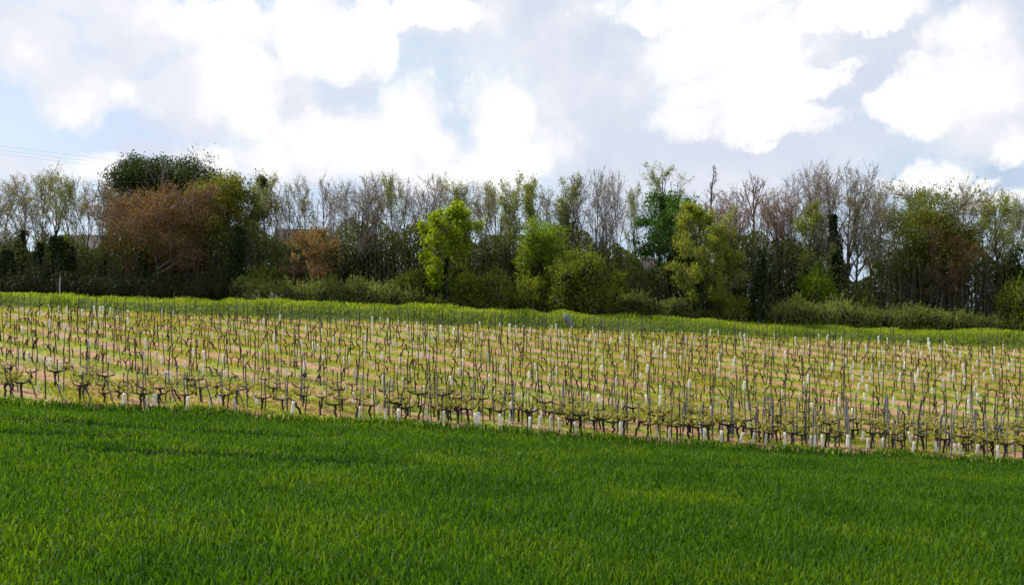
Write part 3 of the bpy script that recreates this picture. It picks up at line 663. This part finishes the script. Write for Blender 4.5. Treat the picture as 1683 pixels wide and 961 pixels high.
shrub('bush', 770, 445, 59.4, 50, 2.2, 'sprawling pale bush right of the maple trunk', 'feather', seed=10, dens=300)
shrub('bush', 1345, 438, 60.6, 72, 2.6, 'bright green bush below the tall bare stand', 'lime', seed=11)
shrub('bush', 1668, 456, 58.8, 70, 3, 'rounded green bush at the far right edge', 'bushg', seed=13)
shrub('bush', 1672, 402, 62, 60, 3, 'tall dark bush behind the far right bush', 'dark', seed=15)
shrub('bush', 1045, 478, 59.2, 90, 2.4, 'low straggly bush between the big bush and feathery tree', 'shade', seed=17, dens=380)
shrub('bush', 1108, 492, 59.0, 70, 2.0, 'low green bush just left of the feathery tree', 'bramble', seed=19)
shrub('bush', 1208, 488, 59.0, 60, 2.2, 'low green bush between feathery tree and ivy-clad trunk', 'bushg', seed=21, dens=350)
shrub('bush', 440, 436, 61, 80, 2.6, 'green bush beside the thick ivy-clad trunk', 'bushg', seed=23, dens=320)
shrub('bush', 585, 400, 62, 70, 2.6, 'tall dark bush right of the small orange tree', 'dark', seed=25, dens=380)
shrub('bush', 1015, 440, 61, 50, 2.4, 'narrow green bush under the sky gap', 'feather', seed=27, dens=250)
shrub('bush', 1415, 478, 60.2, 60, 2, 'low dark bush under the pale gap of sky', 'shade', seed=29)
def hedge(name, pts, D, depth, label, mt, seed, step=.9, leaf=.10, dens=460, cat='hedge', tw=5, var=.35):
    """a long hedge: pts = (px, top y) along it"""
    rng = np.random.default_rng(seed); px0, px1 = pts[0][0], pts[-1][0]
    x0, x1 = at(px0, D), at(px1, D); xc = (x0 + x1) / 2; zb = float(ground(xc, D)); lob = []
    x = x0
    while x < x1:
        px = x / D * F + 841.5; yt = np.interp(px, [p for p, _ in pts], [q for _, q in pts])
        g = float(ground(x, D)) - zb; H = max(.5, topz(yt, D) - zb - g) * rng.uniform(1 - var, 1.08)
        for dy in (-.3, .25):
            hh = H * rng.uniform(.75, 1) * (.85 if dy < 0 else 1)
            lob.append((x - xc + rng.normal(0, .2), dy * depth + rng.normal(0, .15), g + hh * .42, rng.uniform(.6, 1.1) * step, depth * .42, hh * .58))
        x += step * rng.uniform(.55, .9)
    root = empty(name, (xc, D, zb)); tag(root, label, cat)
    rng2 = np.random.default_rng(seed + 1); L = [(a, b, c_ + 0, d_, e, f) for a, b, c_, d_, e, f in lob]
    # leaves are kept above the slope itself
    cs = []
    for (cx, cy, cz, rx, ry, rz) in L:
        n = int(dens * (rx * rz + ry * rz + rx * ry)); d = rdir(rng2, n); k = (1 - .4 * rng2.random(n) ** 1.5) * (.8 + .45 * vnoise(d[:, 0] * 3 + cx * 2, d[:, 2] * 3 + cz, .8))
        c = np.stack([cx + d[:, 0] * rx * k, cy + d[:, 1] * ry * k, cz + d[:, 2] * rz * k], 1)
        cs.append(c[c[:, 2] + zb > ground(c[:, 0] + xc, c[:, 1] + D)])
    cs.append(sprays(rng2, L, leaf, 26)); obj('foliage', [leaves(rng2, np.concatenate(cs), leaf)], M[mt], root)
    cr = [(v * np.array([1, 1, 1]), f, 0) for v, f, _ in shade_filler([(a, b, c_, d_, e, f * 1.0) for a, b, c_, d_, e, f in L], .5)]
    obj('branches_and_filler', cr + setm(twigs(seed, L, tw), 1), [M['shade_filler'], M['bark']], root)  # hedge inside: added dark filling against the light, with its twigs
hedge('bramble_hedge', [(405, 452), (470, 456), (540, 450), (600, 455), (640, 448), (700, 472), (745, 488)], 59.6, 2.2, 'long pale-topped bramble hedge under the orange tree and thicket', 'bramble', 41)
hedge('bramble_hedge', [(1285, 488), (1330, 478), (1390, 480), (1440, 500), (1480, 490), (1540, 506), (1610, 510), (1700, 520), (1900, 535)], 58.9, 2.2, 'long rambling bramble hedge below the domed tree', 'bramble', 43)
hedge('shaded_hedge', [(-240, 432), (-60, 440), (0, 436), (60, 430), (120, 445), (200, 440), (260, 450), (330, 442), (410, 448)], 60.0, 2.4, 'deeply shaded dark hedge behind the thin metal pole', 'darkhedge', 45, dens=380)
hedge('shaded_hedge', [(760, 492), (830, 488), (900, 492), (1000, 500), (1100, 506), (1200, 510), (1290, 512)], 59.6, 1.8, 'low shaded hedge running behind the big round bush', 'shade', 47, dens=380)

# undergrowth between the trunks further in: one uncountable mass
rng = np.random.default_rng(88); cs = []; tw = []
UPX = [-80, 0, 60, 130, 200, 300, 400, 450, 520, 560, 640, 700, 760, 830, 900, 960, 1000, 1060, 1120, 1200, 1280, 1350, 1378, 1395, 1430, 1442, 1500, 1600, 1640, 1760]
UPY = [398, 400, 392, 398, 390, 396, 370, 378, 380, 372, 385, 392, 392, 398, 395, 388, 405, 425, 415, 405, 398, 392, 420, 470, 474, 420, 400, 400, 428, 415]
n = 400000
px = rng.uniform(-300, 2000, n); D = rng.uniform(61, 71, n); x = (px - 841.5) / F * D
yt = np.interp(px, UPX, UPY) + (vnoise(px, D * 0, 26) - .5) * 46
g = ground(x, D); H = np.maximum(topz(yt, D) - g, .4)
z = rng.random(n) ** .8 * H
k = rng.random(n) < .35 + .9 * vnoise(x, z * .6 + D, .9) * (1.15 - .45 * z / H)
cpt = np.stack([x, D, g + z], 1)[k]
m = 7000; px = rng.uniform(-300, 2000, m); D = rng.uniform(61, 71, m); x = (px - 841.5) / F * D; g = ground(x, D)
yt = np.interp(px, UPX, UPY) + (vnoise(px, D * 0, 26) - .5) * 46 - rng.uniform(-15, 22, m) * (np.abs(px - 1410) > 40)
H = np.maximum(topz(yt, D) - g, .4)
b0 = np.stack([x, D, g], 1); e0 = b0 + np.stack([rng.normal(0, .35, m), rng.normal(0, .35, m), H * rng.uniform(.6, 1, m)], 1)
P = np.stack([b0, (b0 + e0) / 2 + rng.normal(0, .12, (m, 3)), e0], 1)
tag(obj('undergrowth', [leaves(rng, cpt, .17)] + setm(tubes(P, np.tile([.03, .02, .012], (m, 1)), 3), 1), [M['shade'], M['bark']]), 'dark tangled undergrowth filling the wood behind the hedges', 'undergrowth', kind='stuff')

# ---------------------------------------------------------------- houses beyond the trees
def house(px0, px1, yr, D, depth, roofh, wallm, roofm, label, hip=0.0, chim=None):
    x0, x1 = at(px0, D), at(px1, D); xc = (x0 + x1) / 2; zb = float(ground(xc, D + depth / 2)) - .3
    H = topz(yr, D + depth / 2) - zb; hw = (x1 - x0) / 2; e = H - roofh
    root = empty('house', (xc, D + depth / 2, zb)); tag(root, label, 'house')
    obj('wall', [box(-hw, hw, -depth / 2, depth / 2, 0, e)], wallm, root)
    h_ = hip * hw; o = .35; z0 = e - .05
    v = np.array([(-hw - o, -depth / 2 - o, z0), (hw + o, -depth / 2 - o, z0), (hw + o, depth / 2 + o, z0), (-hw - o, depth / 2 + o, z0), (-hw - o + h_, 0, H), (hw + o - h_, 0, H)])
    V2 = np.concatenate([v, v + np.array([0, 0, .12])])
    q = [(0, 1, 5, 4), (2, 3, 4, 5)]; tr_ = [(0, 4, 3), (1, 2, 5)]
    rf = obj('roof', [(V2, np.array([[a + 6 for a in f] for f in q] + [list(reversed(f)) for f in q]), 0), (V2, np.array([[a + 6 for a in f] for f in tr_]), 0)], roofm, root)
    if chim is not None:
        obj('chimney', [box(chim - .45, chim + .45, -.35, .35, H - .7, H + 1.3)], M['brown_roof'], rf)
    for sx in (-.55, 0, .55):
        f = obj('window', [box(hw * sx - .55, hw * sx + .55, -depth / 2 - .06, -depth / 2 + .05, e * .55, e * .55 + 1.2)], M['greystake'], root)
        obj('pane', [box(hw * sx - .45, hw * sx + .45, -depth / 2 - .08, -depth / 2 - .03, e * .55 + .1, e * .55 + 1.1)], M['glass'], f)
gm_ = bpy.data.materials.new('window_glass'); gm_.use_nodes = True; bs = gm_.node_tree.nodes['Principled BSDF']; bs.inputs['Base Color'].default_value = (.03, .035, .04, 1); bs.inputs['Roughness'].default_value = .08
M['glass'] = gm_
house(36, 180, 388, 84, 8, 3.4, M['render'], M['roof'], 'house with a grey-brown tiled roof behind the thin trees at left', hip=.5)
house(446, 516, 378, 88, 7, 2.6, M['render'], M['brown_roof'], 'house with a dark brown roof behind the small orange tree')
house(995, 1090, 427, 80, 6, 2.0, M['render'], M['brown_roof'], 'low brown-roofed barn across the bottom of the sky gap')

# thin metal pole, stump, tall weeds, power cables
D = 58.0; x = at(98, D); zb = float(ground(x, D))
root = empty('metal_pole', (x, D, zb)); tag(root, 'thin pale metal pole on the bank before the shaded hedge', 'pole')
Hh = topz(448, D) - zb
obj('shaft', tubes([[(0, 0, -.1), (.01, 0, Hh * .5), (.03, 0, Hh * .84)]], [[.03, .03, .028]], 8, cap=True), M['metal'], root)
obj('cap', tubes([[(.03, 0, Hh * .84), (.035, 0, Hh * .92), (.05, 0, Hh)]], [[.04, .034, .025]], 8, cap=True), M['greystake'], root)
D = 53.6; x = at(930, D); zb = float(ground(x, D)); s = np.linspace(0, 1, 8)
Pq = np.stack([.42 - .42 * s ** .9 - .08 * s, 0 * s, -.1 + .85 * s], 1)[None]
o = obj('stump', tubes(Pq, [[.12, .14, .16, .18, .20, .19, .15, .05]], 10, cap=True), M['stone'], smooth_=True); o.location = (x, D, zb)
tag(o, 'small blue-grey leaning stump in the grass below the big bush', 'stump')
rng = np.random.default_rng(4)
for px_, hs, lb in ((412, .95, 'tall pale weed standing up from the bank, left of its pair'), (440, .85, 'white-flowered weed clump on the bank under the bramble hedge')):
    D = 57.6; x = at(px_, D); zb = float(ground(x, D)) ; root = empty('tall_weed', (x, D, zb)); tag(root, lb, 'weed', 'tall weeds on the bank')
    n = 16; a = rng.uniform(0, 6.28, n); r1 = rng.uniform(.1, .5, n) * (1 if hs > .9 else 1.8)
    b0 = np.stack([r1 * .3 * np.cos(a), r1 * .3 * np.sin(a), 0 * a], 1); e0 = np.stack([r1 * np.cos(a), r1 * np.sin(a), rng.uniform(.6, 1.2, n) * hs], 1)
    P = np.stack([b0, (b0 + e0) / 2 + np.array([0, 0, .08]), e0], 1)
    obj('stem', tubes(P, np.tile([.014, .012, .01], (n, 1)), 3), M['verge'], root)
    cc_ = np.repeat(e0, 14, 0) + rng.normal(0, .05, (n * 14, 3)); obj('blossom', [leaves(rng, cc_, .06)], M['petal'] if hs < .9 else M['bud'], root)
for i, (ya, yb, yc) in enumerate(((239, 268, 296), (245, 272, 299), (249, 277, 302))):
    D = 110.0; xa, xb = at(-500, D), at(600, D); s = np.linspace(0, 1, 40)
    px = -500 + 1100 * s; yy = np.interp(px, [-500, 0, 205, 600], [ya - 70, ya, yb, yc + 12])
    k = np.polyfit(px, yy, 2); yy = np.polyval(k, px)
    P = np.stack([xa + (xb - xa) * s, D + 0 * s + i * .5, (HOR - yy) / F * D], 1)[None]
    o = obj('power_cable', tubes(P, np.full((1, 40), .010), 5), M['cable'])
    tag(o, ['topmost', 'middle', 'lowest'][i] + ' of three thin power cables crossing the sky at left', 'cable', 'power cables over the wood')

# ---------------------------------------------------------------- the vineyard
rng = np.random.default_rng(2024)
LM = [(-50, 175, 'the house roof'), (175, 360, 'the rust tree'), (360, 455, 'the olive tree'), (455, 575, 'the orange tree'), (575, 685, 'the grey thicket'), (685, 780, 'the yellow-green maple'),
      (780, 895, 'the round lime tree'), (895, 1005, 'the big bush'), (1005, 1075, 'the sky gap'), (1075, 1215, 'the feathery tree'), (1215, 1290, 'the ivied trunk'), (1290, 1440, 'the tall bare trees'), (1440, 1630, 'the domed tree'), (1630, 1800, 'the far-right bush')]
def lm(px):
    for a, b, n_ in LM:
        if a <= px < b: return n_
    return LM[0][2] if px < 0 else LM[-1][2]
def inview(x, y, m=.1): return abs(x) < .561 * y + m
spots = []       # (x, y, row index, front?)
# two leafy rows along the wheat
for ri, (y0, gap0, gap1) in enumerate(((28.95, .66, .34), (29.9, .72, .36), (30.9, .8, .40))):
    x = -25
    while x < 25:
        px = x / y0 * F + 841.5; gp = gap0 + (gap1 - gap0) * float(sst(px, 380, 760))
        yy = y0 + rng.normal(0, .07)
        if inview(x, yy, 8): spots.append((x, yy, ri))
        x += gp * rng.uniform(.75, 1.25)
# slanting rows over the slope
k0 = int(math.floor((-30 * SN + 31.5 * CS) / ROWS)); k1 = int(math.ceil((40 * SN + 52 * CS) / ROWS))
ri = 3
for k in range(k0, k1 + 1):
    s0 = k * ROWS; any_ = False; u = -60.0
    while u < 60:
        x = s0 * SN + u * CS; y = s0 * CS - u * SN
        x += rng.normal(0, .05); y += rng.normal(0, .06)
        if 32.0 < y < 51.9 and inview(x, y, 8): spots.append((x, y, ri)); any_ = any_ or inview(x, y)
        u += .40 * rng.uniform(.75, 1.3)
    if any_: ri += 1
# vine shapes
def vine_mesh(seed, kind):
    r = np.random.default_rng(seed); s = np.linspace(0, 1, 6); h = r.uniform(.38, .52)
    lx = {'upright': .03, 'hooked': .16, 'forked': .05, 'leaning': .24, 'stubby': .05, 'cordon': .05}[kind] * r.choice([-1, 1])
    if kind == 'stubby': h *= .72
    P = np.stack([lx * s ** 1.5 + r.normal(0, .018, 6), r.normal(0, .02, 6), h * s], 1); P[0] = (0, 0, -.05)
    out = tubes(P[None], np.array([[.052, .036, .033, .036, .044, .038]]), 6, cap=True)
    head = P[-1]; tips = [head]
    arms = {'upright': [(.03, .10)], 'hooked': [(np.sign(lx) * .20, .02)], 'forked': [(-.15, .13), (.15, .12)], 'leaning': [(np.sign(lx) * .10, .10)], 'stubby': [(-.07, .07), (.08, .05)], 'cordon': [(-.26, .05), (.26, .06)]}[kind]
    for ax, az_ in arms:
        q = head - np.array([0, 0, .03]) + np.array([[0, 0, 0], [ax * .45, r.normal(0, .02), az_ * .35], [ax, r.normal(0, .03), az_], [ax * 1.1, r.normal(0, .03), az_ + .05]])
        out += tubes(q[None], np.array([[.034, .028, .024, .020]]), 5, cap=True); tips.append(q[-1]); tips.append(q[2])
    leafy = kind == 'cordon'
    # short shoots with young leaves
    base = np.array(tips)[r.integers(0, len(tips), 9 if leafy else 4)]
    e = base + np.stack([r.normal(0, .09, len(base)), r.normal(0, .07, len(base)), r.uniform(.08, .30 if leafy else .16, len(base))], 1)
    fol = setm(tubes(np.stack([base, (base + e) / 2, e], 1), np.tile([.007, .006, .005], (len(base), 1)), 3), 1)
    nlf = int(r.choice([35, 65, 105])) if leafy else 14
    tt = r.random((nlf, 1)); ii = r.integers(0, len(base), nlf); c = base[ii] * (1 - tt) + e[ii] * tt + r.normal(0, .055 if leafy else .035, (nlf, 3))
    return out, [leaves(r, c, .085 if leafy else .05, .8)] + fol
KINDS = ['upright', 'hooked', 'forked', 'leaning', 'stubby']
VM_ = {}
for i, kd in enumerate(KINDS + ['cordon'] * 5):
    tr_, fo = vine_mesh(300 + i, kd)
    a = mesh('trunk', tr_, True); a.materials.append(M['vinewood']); b = mesh('foliage', fo); b.materials.append(M['vineleaf']); b.materials.append(M['vineleaf'])
    VM_[(kd, i)] = (a, b, tr_, fo)
VK = list(VM_.keys())
# white vine guards
def guard_mesh(seed):
    r = np.random.default_rng(seed); h = r.uniform(.36, .44)
    s = np.array([0, .33, .66, 1, 1, .7]); rad = np.array([.052, .05, .048, .046, .040, .040]) * r.uniform(.9, 1.15)
    P = np.stack([np.zeros(6), np.zeros(6), s * h - .02], 1)
    th = np.linspace(0, 2 * np.pi, 4, endpoint=False) + .4
    V = np.stack([np.stack([rad[i] * np.cos(th), rad[i] * np.sin(th) * .85, np.full(4, P[i, 2])], 1) for i in range(6)])
    I = np.arange(24).reshape(6, 4); Fq = np.stack([I[:-1], np.roll(I[:-1], -1, 1), np.roll(I[1:], -1, 1), I[1:]], -1).reshape(-1, 4)
    return [(V.reshape(-1, 3), Fq, 0)]
GM = [guard_mesh(i) for i in range(3)]; GME = []
for g_ in GM:
    q = mesh('vine_guard', g_); q.materials.append(M['plastic']); GME.append(q)
def stake_mesh(seed, r0):
    r = np.random.default_rng(seed); s = np.linspace(0, 1, 5)
    P = np.stack([r.normal(0, .008, 5), r.normal(0, .008, 5), s * 1.0 - .05], 1)
    return tubes(P[None], np.array([[r0 * 1.05, r0, r0, r0 * .97, r0 * .9]]), 6, cap=True)
SM = [stake_mesh(1, .018), stake_mesh(2, .021), stake_mesh(3, .042)]
SME = {}
for j, (g_, mm) in enumerate(((SM[0], 'stake'), (SM[1], 'stake'), (SM[1], 'greystake'), (SM[2], 'greystake'))):
    q = mesh('vine_stake', g_); q.materials.append(M[mm]); SME[j] = (q, g_, mm)

plants, guards, stakes = [], [], []
for px_ in (202, 243, 253, 308, 388, 480, 592, 655, 730, 783, 822, 870, 948, 1020, 1100, 1158, 1185, 1215, 1236, 1258, 1290, 1333, 1352, 1425, 1500, 1580, 1640):
    y = 28.62 + rng.uniform(-.05, .1); guards.append((at(px_, y), y, 0, rng.normal(0, .12), 0., rng.uniform(.95, 1.2), int(rng.integers(0, 3)), 0.))
since = 0; lastrow = -1
for (x, y, ri) in spots:
    if ri != lastrow: since = rng.integers(0, 3); lastrow = ri
    px = x / y * F + 841.5
    pg = .31 if ri >= 3 else .17
    if rng.random() < pg * (.6 + .8 * vnoise(x, y, 3)): guards.append((x, y, ri, rng.normal(0, .10), rng.normal(0, .08), rng.uniform(.85, 1.15), int(rng.integers(0, 3)), rng.uniform(0, 6.28)))
    elif rng.random() < .93:
        if ri < 3 or y < 33: kk = int(rng.integers(5, 10)) if rng.random() < .88 else int(rng.integers(0, 5))
        else: kk = int(rng.integers(0, 5))
        plants.append((x, y, ri, kk, rng.uniform(-.5, .5) + (math.pi if rng.random() < .5 else 0), rng.uniform(.85, 1.2) * (.95 if ri < 3 else .66)))
    since += 1
    if since >= (3 if ri >= 3 and y > 36 else 2):
        since = int(rng.integers(0, 3)); tall = rng.random()
        hgt = rng.uniform(.85, 1.2) if tall < .7 else rng.uniform(1.2, 1.6)
        stakes.append((x + .12, y + .05, ri, rng.normal(0, .045), rng.normal(0, .03), hgt, (2 if rng.random() < .55 else 1) if ri < 3 else (0 if rng.random() < .75 else 1)))
# grey posts in clusters where rows start, and slanting braces at the wheat edge
for pxc, n_, yb in ((290, 1, 30), (497, 2, 30), (640, 3, 30.2), (725, 2, 30), (925, 3, 30.5), (1008, 3, 31), (1120, 2, 29.5), (1205, 2, 30), (1258, 4, 30.3), (1330, 2, 29.6), (1387, 3, 30.2), (1458, 4, 30.2), (1515, 2, 30.6), (1556, 2, 29.2), (1600, 2, 30.8), (1640, 3, 30.2)):
    for q in range(n_):
        y = yb + rng.uniform(-1.0, 1.6); x = at(pxc + rng.normal(0, 6), y)
        stakes.append((x, y, 0 if y < 29.8 else 1, rng.normal(0, .04), rng.normal(0, .03), rng.uniform(1.25, 1.75) if q == 0 else rng.uniform(1.0, 1.35), 3 if q == 0 and pxc in (1387, 1458, 1258, 640) else 2))
for px_ in (22, 60, 104, 150, 187, 240, 292, 350, 402):
    y = 28.9 + rng.uniform(-.1, .2); stakes.append((at(px_, y), y, 0, -.26 + rng.normal(0, .05), .1, rng.uniform(.8, 1.0), 4))
for px_, y_, h_ in ((187, 36, 2.1), (222, 34, 1.6), (1387, 41, 2.3), (1330, 44, 1.8), (1440, 45, 1.6), (860, 44, 1.3), (1500, 38, 1.6)):
    stakes.append((at(px_, y_), y_, 5, .02, 0, h_, 3 if px_ == 1387 else 1))

for j, y0 in enumerate((28.95, 29.9, 30.9)):
    xx = np.linspace(-.561 * y0 - 8, .561 * y0 + 8, 60); root = empty('trellis_wire', (0, y0, 0))
    tag(root, f'taut wires strung along the {["front", "second", "third"][j]} leafy row of vines', 'wire', 'wires of the leafy rows')
    for hz in (.62, .95):
        obj('wire', tubes([np.stack([xx, 0 * xx, ground(xx, np.full(60, y0)) + hz], 1)], np.full((1, 60), .0035), 4), M['metal'], root)
def split300(L):
    L = sorted(L, key=lambda r: r[1] + (0 if inview(r[0], r[1]) else 1000)); return L[:300], L[300:]
def rowname(ri): return 'the front row' if ri == 0 else f'the {ORD[ri]} row'
def label_all(L, words, fmt):
    """words(entry) gives its look; entries that would read alike are numbered from the left"""
    keys = {}
    for i, e in enumerate(L):
        px = e[0] / e[1] * F + 841.5; keys.setdefault((words(e), e[2], lm(px)), []).append((px, i))
    out = [None] * len(L)
    for (w_, ri, l_), v in keys.items():
        v.sort()
        for j, (_, i) in enumerate(v):
            pre = (ORD[j] + ' ') if len(v) > 1 else ''; suf = ' from left' if len(v) > 1 else ''
            out[i] = f'{pre}{w_} {fmt}{suf} in {rowname(ri)}, below {l_}' if len(f'{pre}{w_} {fmt}{suf} in {rowname(ri)}, below {l_}'.split()) <= 16 else f'{pre}{w_} {fmt}{suf}, {rowname(ri)[4:]}, below {l_[4:]}'
    return out
# vines
ind, rest = split300(plants)
labs = label_all(ind, lambda e: VK[e[3]][0].replace('cordon', 'leafy') , 'grapevine')
for e, lb in zip(ind, labs):
    x, y, ri, kk, rz, sc = e
    root = empty('grapevine', (x, y, float(ground(x, y))), rz); root.scale = (sc, sc, sc)
    tag(root, lb, 'grapevine', 'grapevines in rows on the slope')
    a, b, _, _ = VM_[VK[kk]]
    link(bpy.data.objects.new('trunk', a), root); link(bpy.data.objects.new('foliage', b), root)
def xf(V, x, y, z, rz, sx, tx=0, ty=0, sz=None):
    V = np.asarray(V, float).copy(); V = V * np.array([sx, sx, sz or sx])
    if rz:
        c_, s_ = math.cos(rz), math.sin(rz); V[:, :2] = V[:, :2] @ np.array([[c_, s_], [-s_, c_]])
    V[:, 0] += V[:, 2] * tx; V[:, 1] += V[:, 2] * ty
    return V + np.array([x, y, z])
parts = []
for (x, y, ri, kk, rz, sc) in rest:
    _, _, tr_, fo = VM_[VK[kk]]; z = float(ground(x, y))
    parts += [(xf(v, x, y, z, rz, sc), f, 0) for v, f, _ in tr_] + [(xf(v, x, y, z, rz, sc), f, 1) for v, f, _ in fo]
if parts: tag(obj('distant_grapevines', parts, [M['vinewood'], M['vineleaf']]), 'small dark grapevines dotting the upper part of the slope', 'grapevines', kind='stuff')
# guards
ind, rest = split300(guards)
labs = label_all(ind, lambda e: ('leaning ' if abs(e[3]) > .12 else '') + ('tall ' if e[5] > 1.05 else 'short ' if e[5] < .93 else '') + 'white', 'vine guard')
for e, lb in zip(ind, labs):
    x, y, ri, tx, ty, sc, k, rz = e
    o = bpy.data.objects.new('vine_guard', GME[k]); o.location = (x, y, float(ground(x, y))); o.rotation_euler = (ty, tx, rz); o.scale = (sc, sc, sc); o.rotation_mode = 'XYZ'
    link(o); tag(o, lb, 'vine guard', 'white guards round young vines')
if rest:
    tag(obj('distant_vine_guards', [(xf(v, e[0], e[1], float(ground(e[0], e[1])), e[7], e[5], e[3], e[4]), f, 0) for e in rest for v, f, _ in GM[e[6]]], M['plastic']), 'white vine guards dotting the upper part of the slope', 'vine guards', kind='stuff')
# stakes
stakes = [e for e in stakes if inview(e[0], e[1], 8)]
def stk(e):
    if e[6] == 4: return 'slanting grey brace'
    c_ = 'grey' if e[6] in (2, 3) else 'dark'
    return ('tall ' if e[5] > 1.25 else 'short ' if e[5] < 1.0 else '') + ('leaning ' if abs(e[3]) > .06 else '') + c_
ind, rest = split300(stakes)
labs = label_all(ind, stk, 'stake')
for e, lb in zip(ind, labs):
    x, y, ri, tx, ty, hh, k = e
    o = bpy.data.objects.new('vine_stake', SME[2 if k == 4 else k][0]); o.location = (x, y, float(ground(x, y))); o.rotation_euler = (ty, tx, 0); o.scale = (1, 1, hh)
    link(o); tag(o, lb, 'stake', 'stakes along the vine rows')
if rest:
    tag(obj('distant_vine_stakes', [(xf(v, e[0], e[1], float(ground(e[0], e[1])), 0, 1, e[3], e[4], e[5]), f, 0) for e in rest for v, f, _ in SM[0]], M['stake']), 'dark stakes standing over the upper part of the slope', 'stakes', kind='stuff')
print('vines', len(plants), 'guards', len(guards), 'stakes', len(stakes), 'rows', ri)
